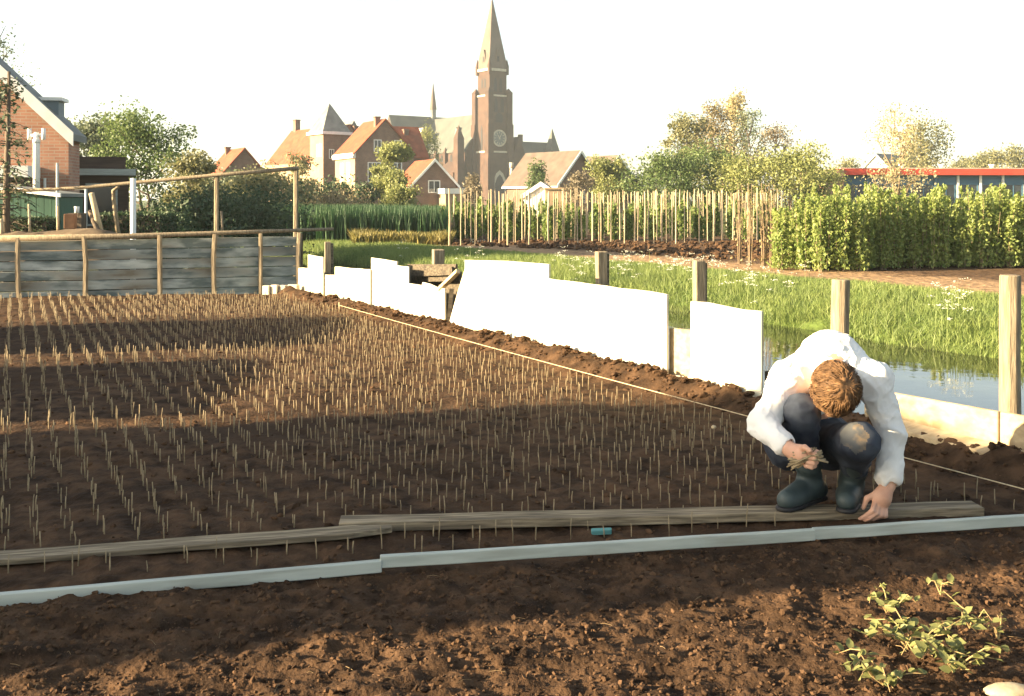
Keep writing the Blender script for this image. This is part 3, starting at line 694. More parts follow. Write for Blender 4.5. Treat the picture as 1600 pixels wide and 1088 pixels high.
# his left hand: reaching down, thumb and fingers pinching a cutting at the soil
tipz = np.array(mj(1368, 800, -.09)); pL = wrL + (tipz - wrL) * .48
body.cap(wrL, pL, .026, .034, .02)
dn = tipz - wrL; dn /= np.linalg.norm(dn); sx = np.array([1., .25, 0]); sx -= dn * sx.dot(dn); sx /= np.linalg.norm(sx); fr = np.cross(dn, sx)
body.ell(pL + dn * .004, (.042, .022, .045), .015, [sx, fr, dn])
for i, (o, l, c) in enumerate(((-.020, .088, .020), (-.001, .086, .010), (.018, .076, .014), (.034, .060, .020))):
    k0 = pL + dn * .034 + sx * o; k1 = k0 + dn * l * .45 + fr * .014 + sx * o * .10; k2 = k1 + dn * l * .36 - fr * c - sx * (.012 + o * .2); k3 = k2 + dn * l * .18 - fr * .016 - sx * .006
    body.chain([k0, k1, k2, k3], [.0105, .0100, .0090, .0078], .0035)
th0 = pL + dn * .004 - sx * .030; th1 = th0 + dn * .032 - sx * .020 - fr * .012; th2 = th1 + dn * .038 + sx * .010 - fr * .014
body.chain([th0, th1, th2], [.0135, .0115, .0090], .005)
tag(obj('body', body.mesh('body', m_skin), man))

# shirt: back, sleeves with folds, rolled cuffs
sh = SDF((-.56, -.34, .08), (.46, .52, .80), .0050)
sh.chain([pelvis + [0, .02, .06], midb + [0, .03, 0], upb + [0, .01, 0]], [.128, .138, .122], .05)
for s_, e_, w_, f0, rw in ((shR, elR, wrR, .72, .040), (shL, elL, wrL, .86, .043)):
    mid = s_ * .5 + e_ * .5
    sh.cap(upb + [0, .02, -.01], s_, .108, .070, .05).cap(s_, e_, .068, .050, .04)
    we = e_ + (w_ - e_) * f0; sh.cap(e_, we, .050, rw, .03)
    ax = (w_ - e_) / np.linalg.norm(w_ - e_)
    c0 = we - ax * .048; sh.cap(c0, we - ax * .002, rw + .006, rw + .007, .006)                            # cuff
    c1 = we + ax * .03; sh.cap(we + ax * .025, we + ax * .10, rw * .88, rw * 1.0, .004, True)              # open sleeve end
sh.cap(neck + [0, .03, .0], neck + [0, -.015, -.005], .074, .068, .02).cap(neck + [0, -.045, -.005], neck + [0, -.13, -.02], .060, .074, .008, True)   # collar
def sfold(X, Y, Z):
    a = vn3(X * 16 + Z * 9, Y * 12, Z * 15, 3); b = vn3(X * 34, Y * 30 + X * 14, Z * 30, 9)
    rid = 1 - np.abs(2 * a - 1) * 1.6
    c = vn3(X * 22 - Z * 20, Y * 20, Z * 8 + X * 10, 61); r2 = np.clip(1 - np.abs(2 * c - 1) * 4, 0, 1)
    e = vn3(X * 55 + Y * 20, Y * 26, Z * 40 - X * 25, 77); r3 = np.clip(1 - np.abs(2 * e - 1) * 3, 0, 1)
    return -(.007 * np.clip(rid, -.4, 1) + .004 * r2 + .002 * r3 + .003 * (b - .5))
sh.fold(sfold)
tag(obj('shirt', sh.mesh('shirt', m_shirt), man))
# trousers
tr = SDF((-.30, -.34, .05), (.32, .52, .66), .0060)
tr.ell(pelvis + [0, .01, -.0], (.165, .14, .13), .04)
for hip, kn, an in ((hipR, knR, anR), (hipL, knL, anL)):
    lo = kn + (an - kn) * .60
    tr.cap(pelvis, hip, .13, .11, .05).cap(hip, kn, .088, .068, .035).cap(kn, lo, .068, .052, .03)
def tfold(X, Y, Z):
    a = vn3(X * 15, Y * 17 + Z * 10, Z * 22, 23); b = vn3(X * 40, Y * 40, Z * 40, 29)
    return -(.006 * (1 - np.abs(2 * a - 1) * 1.7) + .002 * (b - .5))
tr.fold(tfold)
trm = tr.mesh('trousers', m_jeans); trm.materials.append(m_patch)
cen = np.zeros(len(trm.polygons) * 3); trm.polygons.foreach_get('center', cen); cen = cen.reshape(-1, 3)
pc = mj(1336, 684, -.24); dd = np.sqrt(((cen[:, 0] - pc[0]) / .052) ** 2 + ((cen[:, 2] - pc[2]) / .056) ** 2) + .5 * (vn3(cen[:, 0] * 40, cen[:, 1] * 40, cen[:, 2] * 40, 5) - .5)
trm.polygons.foreach_set('material_index', ((dd < 1) & (cen[:, 1] < -.15)).astype(np.int32))
tag(obj('trousers', trm, man))
# rubber boots
for an, kn, toe, nm in ((anR, knR, mj(1224, 786, -.06), 'R'), (anL, knL, mj(1322, 792, -.085), 'L')):
    bt = SDF(np.minimum(an, toe) - .16, np.maximum(np.maximum(an, toe), kn) + .14, .0055)
    hl = np.array([an[0], an[1], FZ]); tp = np.array([toe[0], toe[1], FZ]); ax = (tp - hl); ax[2] = 0; L_ = np.linalg.norm(ax); ax /= L_; sdv = np.array([-ax[1], ax[0], 0])
    hl2 = hl - ax * .055; up_ = np.array([0, 0, 1.])
    top = an + (kn - an) * .62
    bt.chain([an + up_ * -.01, an + (kn - an) * .25, top], [.046, .050, .058], .02)
    bt.cap(an - up_ * .02, hl2 + up_ * .045, .045, .038, .02).chain([hl2 + up_ * .046, hl + ax * L_ * .5 + up_ * .044, tp - ax * .02 + up_ * .040], [.038, .040, .036], .02)
    bt.cap(hl + ax * L_ * .45 - sdv * .012 + up_ * .044, tp - ax * .035 + up_ * .042, .037, .037, .02).cap(an + up_ * .0, hl + ax * L_ * .6 + up_ * .042, .044, .034, .03)
    bt.cut(np.array([0, 0, FZ + .014]), (0, 0, 1))
    bt.fold(lambda X, Y, Z: -.003 * np.sin((Z - FZ) * 120 + X * 30) * np.clip((Z - FZ - .06) * 20, 0, 1) * vn3(X * 20, Y * 20, Z * 14, 7))
    b = obj('boot', bt.mesh('boot', m_boot), man)
    so_ = SDF(np.minimum(hl2, tp) - .10, np.maximum(hl2, tp) + .10, .0050)
    so_.chain([hl2 + up_ * .008, hl + ax * L_ * .2 + up_ * .008, hl + ax * L_ * .6 + up_ * .008, tp - ax * .018 + up_ * .008], [.042, .037, .045, .042], .01)
    so_.cut(np.array([0, 0, FZ]), (0, 0, 1)); so_.cut(np.array([0, 0, FZ + .018]), (0, 0, -1))
    obj('sole', so_.mesh('sole', m_dark), b)
# hair: cap plus tousled locks
hr = SDF(hc - .2, hc + .2, .0050)
hr.ell(hp(0, -.012, .022), (.088, .098, .104), .02, HR).ell(hp(0, -.05, -.02), (.08, .06, .08), .03, HR)
hr.cap(hp(-.05, .165, -.06), hp(.05, .165, -.06), .095, .095, .02, True)
hr.fold(lambda X, Y, Z: -.010 * (vn3(X * 45, Y * 45, Z * 45, 41) - .5))
hair = obj('hair', hr.mesh('hair', m_hair), man)
mb = MB(); rr = random.Random(5)
whorl = np.array([.1, -.35, .93]); whorl /= np.linalg.norm(whorl)
for i in range(3400):
    v = np.array([rr.gauss(0, 1), rr.gauss(0, 1), rr.gauss(0, 1)]); v /= np.linalg.norm(v)
    if v[2] < -.35 or (v[1] > .66 and v[2] < .12): continue
    r = np.array([.088, .100, .110]); p = v * r * .96
    nrm = v / r; nrm /= np.linalg.norm(nrm); tg = v - whorl * v.dot(whorl); tg = tg - nrm * tg.dot(nrm)
    l_ = np.linalg.norm(tg); tg = tg / l_ if l_ > .05 else np.array([1., 0, 0])
    sw = np.cross(nrm, tg); cl = vn3(np.array([v[0] * 3]), np.array([v[1] * 3]), np.array([v[2] * 3]), 3)[0] - .5
    tg = tg + sw * (cl * 2.2 + rr.gauss(0, .25)) + np.array([.12, .35, -.1]); tg -= nrm * tg.dot(nrm); tg /= np.linalg.norm(tg)
    ln = rr.uniform(.035, .070); lift = rr.uniform(.004, .020); pts = []
    for q in range(5):
        f = q / 4; a = p + tg * ln * f + nrm * (lift * math.sin(f * 2.4) - ln * f * f * .28) + sw * math.sin(f * 3 + i) * .004 + np.array([0, -.012, .012])
        pts.append(hp(*a))
    w_ = rr.uniform(.0008, .0021); mb.tube(pts, [w_, w_ * 1.1, w_ * .9, w_ * .6, w_ * .12], 4)
mb.build('hair_locks', m_hair, hair, True)
# bundle of cuttings in his right hand (a thing of its own)
bd = mb = MB(); c = pR + fwd * .034 + sd * .012
for i in range(26):
    a = np.array([rr.gauss(0, .010), rr.gauss(0, .008), rr.gauss(0, .010)]); dr = np.array([.75, -.40, .30]) + np.array([rr.gauss(0, .18), rr.gauss(0, .22), rr.gauss(0, .18)]); dr /= np.linalg.norm(dr)
    l0, l1 = rr.uniform(.05, .08), rr.uniform(.03, .075); mb.tube([c + a - dr * l0 * .9, c + a, c + a + dr * l1], rr.uniform(.0028, .0042), 5)
o = mb.build('cutting_bundle', m_cut, None, True); o.location = (MX, MD, 0); tag(o, 'bundle of bare cuttings held in the man\'s hand by his knee', 'bundle')
# the cutting he is planting
mb = MB(); q = tipz + np.array([-.01, .0, 0]); mb.tube([(q[0], q[1], -.02), (q[0] + .004, q[1] + .005, .06), (q[0] + .006, q[1] + .01, .10)], .004, 5)
o = mb.build('plant_cutting', m_cut, None, True); o.location = (MX, MD, 0); tag(o, 'cutting between the man\'s fingers at the soil', 'cutting')

# ================================================================== VEGETATION
def leaf_quads(C, size, r, elong=1.6, upbias=0.0):
    n = len(C); a = r.normal(size=(n, 3)); a[:, 2] += upbias; a /= np.linalg.norm(a, axis=1)[:, None]
    b = r.normal(size=(n, 3)); b -= a * (a * b).sum(1)[:, None]; b /= np.linalg.norm(b, axis=1)[:, None]
    s = size * r.uniform(.6, 1.3, n)[:, None]
    V = np.stack([C - a * s * elong * .5, C + b * s * .5, C + a * s * elong * .5, C - b * s * .5], 1).reshape(-1, 3)
    return V, np.arange(n * 4).reshape(-1, 4)
def tree_meshes(h, rad, tr, mleaf, mbark, nleaf, lsize, seed, base=.3, kind='round', clump=.24, limbs=9, stems=1):
    r = np.random.default_rng(seed); rr = random.Random(seed); mb = MB(); tips = []
    cz = h * (base + 1) / 2; ch = h * (1 - base) / 2
    for sidx in range(stems):
        ox = rr.gauss(0, rad * .18) if stems > 1 else 0; oy = rr.gauss(0, rad * .18) if stems > 1 else 0
        top = h * (.82 if kind != 'column' else .95) * rr.uniform(.9, 1.0)
        tp = [Vector((ox * .3, oy * .3, -.1))]
        for i in range(1, 6):
            f = i / 5; tp.append(Vector((ox * (.3 + f) + rr.gauss(0, rad * .05) * f, oy * (.3 + f) + rr.gauss(0, rad * .05) * f, top * f)))
        mb.tube(tp, [tr * (1.15 - f * .2 * 5 * .2) * (1 - .16 * i) for i, f in enumerate(range(6))], 6)
        def along(z):
            f = max(0, min(.999, z / top)) * 5; i = int(f); return tp[i].lerp(tp[i + 1], f - i)
        for k in range(max(3, limbs // stems)):
            z0 = h * (base * .8 + (.85 - base * .8) * (k + rr.random()) / max(3, limbs // stems)); z0 = min(z0, top * .96)
            p0 = along(z0); an = k * 2.4 + rr.uniform(-.6, .6) + sidx
            zt = min(h * 1.0, z0 + h * rr.uniform(.08, .28)); q = max(0., 1 - ((zt - cz) / (ch * 1.06)) ** 2) ** .5
            rt = rad * q * rr.uniform(.55, 1.0)
            p1 = Vector((ox + math.cos(an) * rt, oy + math.sin(an) * rt, zt)); pm = p0.lerp(p1, .5) + Vector((0, 0, -h * .02 + rr.gauss(0, h * .01)))
            r0 = tr * (.5 - .25 * z0 / h); mb.tube([p0, pm, p1], [r0, r0 * .6, r0 * .2], 5, False); tips += [p1, pm.lerp(p1, .5)]
            for j in range(3):
                b0 = pm.lerp(p1, rr.uniform(0, .8)); e = b0 + Vector((rr.gauss(0, 1), rr.gauss(0, 1), rr.gauss(.5, .8))).normalized() * rad * rr.uniform(.25, .5)
                mb.tube([b0, b0.lerp(e, .5) + Vector((0, 0, .02 * h)), e], [r0 * .35, r0 * .22, r0 * .08], 4, False); tips.append(e)
        tips.append(tp[-1]); 
    T = np.array([t[:] for t in tips]); T[:, 2] = np.minimum(T[:, 2], h - rad * clump * (1.2 if kind != 'column' else 1.9) * r.uniform(.5, 1.6, len(T))); k = r.integers(0, len(T), nleaf)
    wgt = r.uniform(.4, 1.5, len(T))[k][:, None]
    sp = rad * clump
    G = r.normal(size=(nleaf, 3)); G *= np.minimum(1, 1.7 / np.linalg.norm(G, axis=1))[:, None]
    C = T[k] + G * np.array([sp, sp, sp * (.8 if kind != 'column' else 1.6)]) * wgt
    C[:, 2] = np.clip(C[:, 2], .02, None)
    V, Q = leaf_quads(C, lsize, r)
    return mb.mesh('trunk', mbark, True), np_mesh('crown', V, Q, mleaf)
def tree(name, label, cat, px, d, pytop, rad, mleaf, nleaf, lsize, seed, base=.3, tr=None, mbark=None, kind='round', clump=.24, limbs=9, stems=1, group=None):
    h = zz(pytop, d); tr = tr or h * .02
    a, b = tree_meshes(h, rad, tr, mleaf, mbark or m_bark, int(nleaf * 1.35), lsize * .86, seed, base, kind, clump, limbs, stems)
    e = empty(name, (xx(px, d), d, 0)); tag(e, label, cat, group); obj('trunk', a, e); obj('crown', b, e); return e
lf_green = leafmat('leaf_mid_green', (.06, .11, .03), (.16, .21, .065), .4, nscale=.5)
lf_dark = leafmat('leaf_dark', (.024, .05, .024), (.07, .11, .045), .25, nscale=.5)
lf_grey = leafmat('leaf_grey_green', (.075, .105, .055), (.19, .22, .12), .4, nscale=.5)
lf_olive = leafmat('leaf_olive', (.14, .145, .06), (.26, .25, .115), .4, nscale=.4)
lf_yel = leafmat('leaf_yellow_green', (.17, .20, .055), (.34, .35, .13), .42, nscale=.4)
lf_orange = leafmat('leaf_orange_bud', (.20, .165, .085), (.32, .265, .145), .4, nscale=.4)
lf_pale = leafmat('leaf_pale_bud', (.36, .31, .16), (.54, .47, .26), .45, nscale=.4)
lf_brown = leafmat('leaf_brown_bud', (.15, .125, .08), (.25, .21, .13), .4, nscale=.4)
lf_nurs = leafmat('leaf_nursery', (.14, .22, .045), (.42, .47, .15), .52, nscale=2.5)
lf_young = leafmat('leaf_young', (.11, .18, .035), (.26, .33, .09), .42, nscale=1)

# trees, left to right
tree('leafy_tree', 'small blue-green tree behind the dark house extension', 'tree', 140, 48, 182, 1.7, lf_grey, 5200, .13, 11, .25, clump=.26)
tree('leafy_tree', 'loose twiggy tree with dark green leaves right of the extension', 'tree', 232, 38, 172, 1.75, lf_green, 7500, .085, 12, .15, clump=.24, limbs=14, stems=2)
tree('leafy_shrub', 'olive shrub between twiggy tree and orange-roofed cottage', 'shrub', 300, 34, 240, .9, lf_olive, 4200, .08, 13, .1, clump=.28, stems=3)
tree('leafy_shrub', 'dark spreading bush below the rail, left of the thin post', 'shrub', 300, 24, 300, 1.0, lf_dark, 6500, .06, 14, .02, clump=.32, stems=4, limbs=16)
tree('leafy_shrub', 'dark spreading bush below the rail, between its two right posts', 'shrub', 392, 26, 302, 1.2, lf_dark, 7500, .06, 15, .02, clump=.32, stems=4, limbs=16)
tree('leafy_shrub', 'low dark bush beside the clipped hedge', 'shrub', 262, 19.5, 322, .55, lf_dark, 3200, .045, 16, .02, clump=.34, stems=4)
tree('leafy_shrub', 'olive twiggy bush in front of turreted house', 'shrub', 412, 52, 268, 1.7, lf_olive, 6500, .11, 17, .08, clump=.28, stems=4, limbs=16)
tree('leafy_shrub', 'tall pale olive bush against orange roof of turreted house', 'shrub', 468, 66, 236, .9, lf_olive, 1500, .12, 18, .15, clump=.26, stems=2)
tree('leafy_shrub', 'dull green bush left of the turreted house', 'shrub', 345, 58, 272, 1.8, lf_grey, 4500, .13, 19, .08, clump=.28, stems=3)
tree('leafy_shrub', 'dark bush below cream wall of orange-roofed house', 'shrub', 512, 62, 289, 1.9, lf_dark, 4600, .13, 20, .03, clump=.3, stems=4)
tree('leafy_shrub', 'small dark bush right of the cream wall', 'shrub', 566, 60, 288, .8, lf_dark, 2600, .12, 21, .03, clump=.34, stems=4)
tree('leafy_shrub', 'sandy-coloured bush above dark green crop', 'shrub', 520, 54, 298, 1.6, lf_orange, 2200, .10, 22, .02, clump=.3, stems=4)
tree('leafy_tree', 'broad yellow-green willow left of the small white-gabled cottage', 'tree', 612, 62, 224, 1.05, lf_yel, 8000, .12, 23, .08, clump=.27, limbs=16, stems=3)
tree('leafy_tree', 'tall slim yellow-green tree against the church transept roof', 'tree', 668, 135, 200, 1.7, lf_yel, 3200, .15, 24, .15, kind='column', clump=.25, limbs=12)
tree('leafy_shrub', 'low yellow-green bush below the small white-gabled cottage', 'shrub', 622, 52, 290, .75, lf_yel, 3600, .09, 25, .03, clump=.3, stems=4)
tree('leafy_shrub', 'reddish-brown bush at foot of the church tower', 'shrub', 738, 84, 275, .7, lf_brown, 2200, .13, 26, .1, kind='column', clump=.3, stems=2)
tree('leafy_shrub', 'dark green bush right of the utility pole', 'shrub', 838, 88, 256, .8, lf_green, 2600, .14, 27, .1, kind='column', clump=.28)
tree('leafy_tree', 'drooping yellow willow in front of sand-coloured roof', 'tree', 950, 66, 246, 1.3, lf_yel, 6500, .11, 28, .12, clump=.25, limbs=14, stems=2)
tree('leafy_shrub', 'small brown bush beside the willow and sand-coloured roof', 'shrub', 903, 64, 268, .8, lf_brown, 2000, .10, 29, .05, clump=.3, stems=3)
tree('leafy_tree', 'tall leafy tree, leftmost of the big group right of church', 'tree', 1072, 70, 172, 1.9, lf_olive, 4300, .13, 30, .2, clump=.2, limbs=16)
tree('leafy_tree', 'orange-budded tree in middle of the big group', 'tree', 1112, 76, 160, 1.8, lf_orange, 4000, .13, 31, .2, clump=.2, limbs=16)
tree('leafy_tree', 'slim pointed poplar, tallest of the big tree group', 'tree', 1148, 80, 138, 1.0, lf_pale, 3600, .14, 32, .15, kind='column', clump=.3, limbs=14)
tree('leafy_tree', 'thin grey-green tree right of the poplar', 'tree', 1172, 74, 168, 1.7, lf_grey, 1900, .12, 33, .2, clump=.2, limbs=16)
tree('leafy_tree', 'bare-looking brownish tree at right end of the big group', 'tree', 1212, 72, 192, 1.6, lf_brown, 2200, .11, 34, .2, clump=.22, limbs=16)
for k, (px, d, py, rad, mt, lab) in enumerate([(1045, 58, 236, 1.7, lf_green, 'round green bush below left of the big tree group'), (1105, 60, 228, 1.9, lf_green, 'large mid-green bush under the orange-budded tree'),
        (1165, 57, 244, 1.8, lf_yel, 'yellow-green bush below the pointed poplar'), (1232, 56, 226, 2.0, lf_yel, 'broad yellow-green bush left of the red-edged building'), (1280, 60, 262, 1.3, lf_yel, 'small yellow-green bush at brick end of the red-edged building'), (1020, 66, 256, 1.3, lf_grey, 'grey-green bush between willow and big tree group')]):
    tree('leafy_shrub', lab, 'shrub', px, d, py, rad, mt, 5200, .11, 40 + k, .05, clump=.28, limbs=14, stems=4)
tree('leafy_tree', 'pale sparse tree in front of red-edged building', 'tree', 1400, 52, 168, 1.5, lf_pale, 2500, .085, 50, .12, mbark=m_twig, clump=.24, limbs=16, stems=2)
tree('leafy_tree', 'pale green pointed tree behind red-edged building', 'tree', 1442, 92, 190, 2.2, lf_olive, 4200, .16, 51, .1, kind='column', clump=.3)
for k, (px, d, py, rad, lab) in enumerate([(1578, 130, 228, 3.0, 'faint far tree behind the red-edged building at right border'), (1535, 140, 240, 2.4, 'smaller faint far tree left of the one at right border'), (1500, 150, 246, 2.0, 'tiny faint far tree above the red roof edge')]):
    tree('leafy_tree', lab, 'tree', px, d, py, rad, lf_olive, 3200, .22, 55 + k, .1, clump=.3)
tree('leafy_tree', 'distant pale tree left of the grey-roofed distant house', 'tree', 1322, 120, 250, 1.8, lf_olive, 2200, .2, 59, .1, clump=.3)
# sparse conifer at left border
mb = MB(); d = 15.6; hx = xx(9, d); ht = zz(112, d); rr = random.Random(9)
cf = empty('bare_conifer', (hx, d, 0)); tag(cf, 'sparse dying conifer with thin drooping branches at left border', 'tree')
mb.tube([(0, 0, -.1), (.02, 0, ht * .5), (.05, 0, ht)], [.06, .05, .022], 7); mb.build('trunk', m_bark, cf, True)
mb = MB(); lc = []
for i in range(110):
    z = ht * rr.uniform(.3, .98); an = rr.uniform(0, 6.28); l = (.22 + .75 * (1 - z / ht)) * rr.uniform(.5, 1.1); c, s_ = math.cos(an), math.sin(an)
    pts = [(.03 * z / ht, 0, z)] + [(c * l * f, s_ * l * f, z + l * (.25 * f - .55 * f * f)) for f in (.35, .7, 1)]
    mb.tube(pts, [.009, .007, .005, .002], 4, False)
    for q in range(6):
        f = rr.uniform(.25, 1); lc.append((c * l * f + rr.gauss(0, .03), s_ * l * f + rr.gauss(0, .03), z + l * (.25 * f - .55 * f * f) + rr.gauss(-.02, .03)))
mb.build('branches', m_bark, cf); V, Q = leaf_quads(np.array(lc), .035, np.random.default_rng(2), 2.5); obj('crown', np_mesh('crown', V, Q, lf_dark), cf)
# tall tree beyond the left border whose twigs reach into the corner
tree('leafy_tree', 'faint twigs of a tall tree in the top left corner', 'tree', -30, 30, 22, 1.15, lf_grey, 1500, .06, 61, .45, clump=.2, limbs=14, tr=.1)

# nursery shrubs: bright green block at right
def nursery_mesh(seed, h, rad, nl, ls):
    r = np.random.default_rng(seed); rr = random.Random(seed); mb = MB(); C = []
    for k in range(7):
        an = rr.uniform(0, 6.28); q = rad * rr.uniform(.1, .85); hh = h * rr.uniform(.66, 1.12); bx, by = math.cos(an) * q, math.sin(an) * q
        pts = [(bx * .4, by * .4, -.05), (bx * .8, by * .8, hh * .4), (bx + rr.gauss(0, .03), by + rr.gauss(0, .03), hh)]
        mb.tube(pts, [.009, .007, .003], 4, False)
        for i in range(nl // 7):
            f = rr.random() ** .85; w_ = .066 * (1.15 - .9 * f)
            C.append((bx * (.4 + .6 * f) + rr.gauss(0, w_), by * (.4 + .6 * f) + rr.gauss(0, w_), hh * (.03 + .99 * f)))
    V, Q = leaf_quads(np.array(C), ls, r, 2.0, 1.1)
    return mb.mesh('stems', m_twig, True), np_mesh('foliage', V, Q, lf_nurs)
NM = [nursery_mesh(70 + k, 1.42, .22, 1500, .042) for k in range(6)]
rr = random.Random(4); cnt = 0
for row in range(4):
    for i in range(26):
        x = 5.05 + i * .33 + rr.gauss(0, .04) + row * .12; d = 20.3 - .9 * math.exp(-((x - 5.9) / 1.0) ** 2) + row * .55 + rr.gauss(0, .05) + max(0, x - 8) * .05
        if x / d > .53 or (row and x / d < .245): continue
        s_, f_ = NM[cnt % 6]; cnt += 1
        e = empty('nursery_shrub', (x, d, 0), rr.uniform(0, 6.28)); k = rr.uniform(.76, 1.06) * (1.0 if i > 1 else .9); e.scale = (1, 1, k)
        tag(e, 'bright green upright nursery shrub in the dense block at right', 'shrub', 'nursery shrubs in the block at right'); obj('stems', s_, e); obj('foliage', f_, e)
# brownish twiggy saplings at left end of that block
lf_nb = leafmat('leaf_coppery', (.26, .18, .08), (.38, .32, .14), .4, nscale=2)
a0 = nursery_mesh(90, 1.5, .16, 95, .032); f2 = a0[1].copy(); f2.materials.clear(); f2.materials.append(lf_nb)
for i in range(5):
    x = 4.72 + (i % 4) * .16 + rr.gauss(0, .04); d = 20.9 + (i // 4) * .8
    e = empty('coppery_sapling', (x, d, 0), rr.uniform(0, 6.28)); tag(e, 'coppery twiggy sapling at left end of the green nursery block', 'sapling', 'coppery saplings beside the nursery block'); obj('stems', a0[0], e); obj('foliage', f2, e)
# young staked plants between the stakes
YM = [nursery_mesh(100 + k, .95, .22, 560, .06) for k in range(4)]
for s_, f_ in YM: f_.materials.clear(); f_.materials.append(lf_young)
for row, d0 in enumerate((34.5, 37.5, 41.0)):
    for i in range(22):
        d = d0 + rr.gauss(0, .25); px = 700 + i * 23 + rr.gauss(0, 5) + row * 7; x = xx(px, d); s_, f_ = YM[rr.randrange(4)]
        e = empty('young_shrub', (x, d, 0), rr.uniform(0, 6.28)); e.scale = (1.1, 1.1, rr.uniform(.9, 1.35)); tag(e, 'young green shrub growing among the rows of stakes', 'shrub', 'young shrubs among the stakes'); obj('stems', s_, e); obj('foliage', f_, e)
# wooden stakes
SM = []
for k in range(6):
    mb = MB(); w_ = (.024, .014, .026, .012, .018, .015)[k]; lx = rr.gauss(0, .02)
    mb.tube([(0, 0, -.1), (lx * .5 + rr.gauss(0, .008), 0, .8), (lx, rr.gauss(0, .01), 1.60)], [w_ * 1.05, w_, w_ * .92], 6); SM.append(mb.mesh('stake', m_stake))
for row, (d0, sp, p0, p1) in enumerate(((30.4, 17, 690, 1205), (32.6, 13, 694, 1210), (35.5, 10, 698, 1215), (38.5, 10, 760, 1215), (43, 9, 900, 1215))):
    px = p0
    while px < p1:
        px += sp * rr.uniform(.55, 1.5); d = d0 + rr.gauss(0, .12) + (px - 700) / 500 * 2.2
        if rr.random() < .1: continue
        o = obj('wooden_stake', SM[rr.randrange(6)], None, (xx(px, d), d, 0), rr.uniform(0, 6.28), (1, 1, rr.uniform(.92, 1.06)))
        tag(o, 'thin pale wooden stake standing in the rows beyond the ditch', 'stake', 'stakes standing beyond the ditch')

# ================================================================== BACK FENCE, RAIL FRAME AND YARD
FD = 14.5; FA = .25
def fx(px):
    k = (px - 800) / F; y = (FD + 5 * FA) / (1 - FA * k); return k * y, y
fence = empty('plank_fence', (0, 0, 0)); tag(fence, 'weathered blue-grey plank fence closing the far end of bed', 'fence')
fpx = [-62, 30, 133, 250, 335, 407, 467]
def fy(px): return FD + .0 * px
def zt(px): return zz(372 - px * .018, fx(px)[1])
fang = math.atan(FA); fu = Vector((math.cos(fang), math.sin(fang), 0)); fn = Vector((-math.sin(fang), math.cos(fang), 0))
for i in range(len(fpx) - 1):
    p0 = Vector((*fx(fpx[i]), 0)); p1 = Vector((*fx(fpx[i + 1]), 0)); zb = -.05; top = .5 * (zt(fpx[i]) + zt(fpx[i + 1])) - .05; n = 6; hgt = (top - zb) / n
    for k in range(n):
        yv = .045 + rr.uniform(0, .014) + (k % 2) * .003; L_ = (p1 - p0).length; pm = (p0 + p1) / 2 + fn * yv
        mb = MB(); mb.box(-L_ / 2 - .02 + rr.uniform(0, .015), L_ / 2 - .022 - rr.uniform(0, .01), -.011, .011, .004, hgt - .006)
        o = mb.build('plank', m_fence, fence, False, .003); o.location = (pm.x, pm.y, zb + k * hgt); o.rotation_euler = (rr.gauss(0, .04), rr.gauss(0, .006), fang)
for i, px in enumerate(fpx):
    tz = zt(px); rr_ = .036 if i != 5 else .03; q = Vector((*fx(px), 0)) - fn * .015
    mb = MB(); mb.tube([(0, 0, -.3), (rr.gauss(0, .01), 0, tz * .6), (rr.gauss(0, .012), 0, tz)], rr_, 6); o = mb.build('post', m_post, fence); o.location = q
q = Vector((*fx(469), 0)) + fn * .11; mb = MB(); mb.tube([(0, 0, -.3), (0, 0, zt(467) - .03)], .06, 4, True, .785); o = mb.build('corner_post', m_bark, fence); o.location = q; o.rotation_euler = (0, 0, fang)
mb = MB(); mb.tube([(*fx(-70), zz(374, fx(-70)[1])), (*fx(200), zz(369.5, fx(200)[1])), (*fx(350), zz(364, fx(350)[1])), (*fx(521), zz(358, fx(521)[1]))], [.042, .04, .03, .022], 7); mb.build('top_rail', m_post, fence, True)
# rail frame behind
fr_ = empty('rail_frame', (0, 0, 0)); tag(fr_, 'tall thin rail on posts above the grey plank fence', 'rail')
RD = 15.6
mb = MB(); mb.tube([at(-70, 303, RD), at(120, 294, RD), at(338, 274, RD), at(466, 263, RD)], [.026, .028, .032, .034], 6); mb.build('rail', m_post, fr_, True)
for px, py, w_ in ((338, 273, .036), (462, 263, .036)):
    mb = MB(); p = at(px, py, RD); mb.tube([(p.x, p.y + .02, -.2), (p.x - .004, p.y + .02, 1.0), (p.x, p.y + .02, p.z)], w_, 6); mb.build('post', m_post, fr_)
m_pipe = M('white_pipe', (.60, .62, .60), (.72, .73, .70), scale=3, rough=.45)
mb = MB(); p = at(208, 279, 15.2); mb.tube([(p.x, p.y, -.2), (p.x, p.y, p.z)], .042, 10); tag(mb.build('white_pole', m_pipe, None, True), 'thick white pole under the rail behind plank fence', 'pole')
# leaning log, crooked pole and short stakes behind the fence
def stick(name, pts, rad, mat, label, cat):
    mb = MB(); mb.tube(pts, rad, 7); tag(mb.build(name, mat, None, True), label, cat)
stick('leaning_post', [at(160, 375, 15.6), at(152, 340, 15.5), at(143, 302, 15.4)], [.05, .046, .042], m_stake, 'thick pale log leaning left behind the plank fence', 'post')
stick('leaning_post', [at(158, 372, 15.35), at(147, 348, 15.5), at(140, 330, 15.6)], [.04, .036, .03], m_bark, 'dark short log leaning behind the thick pale log', 'post')
stick('crooked_pole', [at(186, 372, 15.8), at(181, 340, 15.8), at(178, 312, 15.8), at(177, 298, 15.8), at(185, 292, 15.75)], [.036, .033, .03, .03, .02], m_post, 'crooked pole with hooked top behind the plank fence', 'pole')
stick('short_stake', [at(47, 370, 15.4), at(45, 319, 15.4)], [.022, .014], m_stake, 'short pointed stake in front of green shed', 'stake')
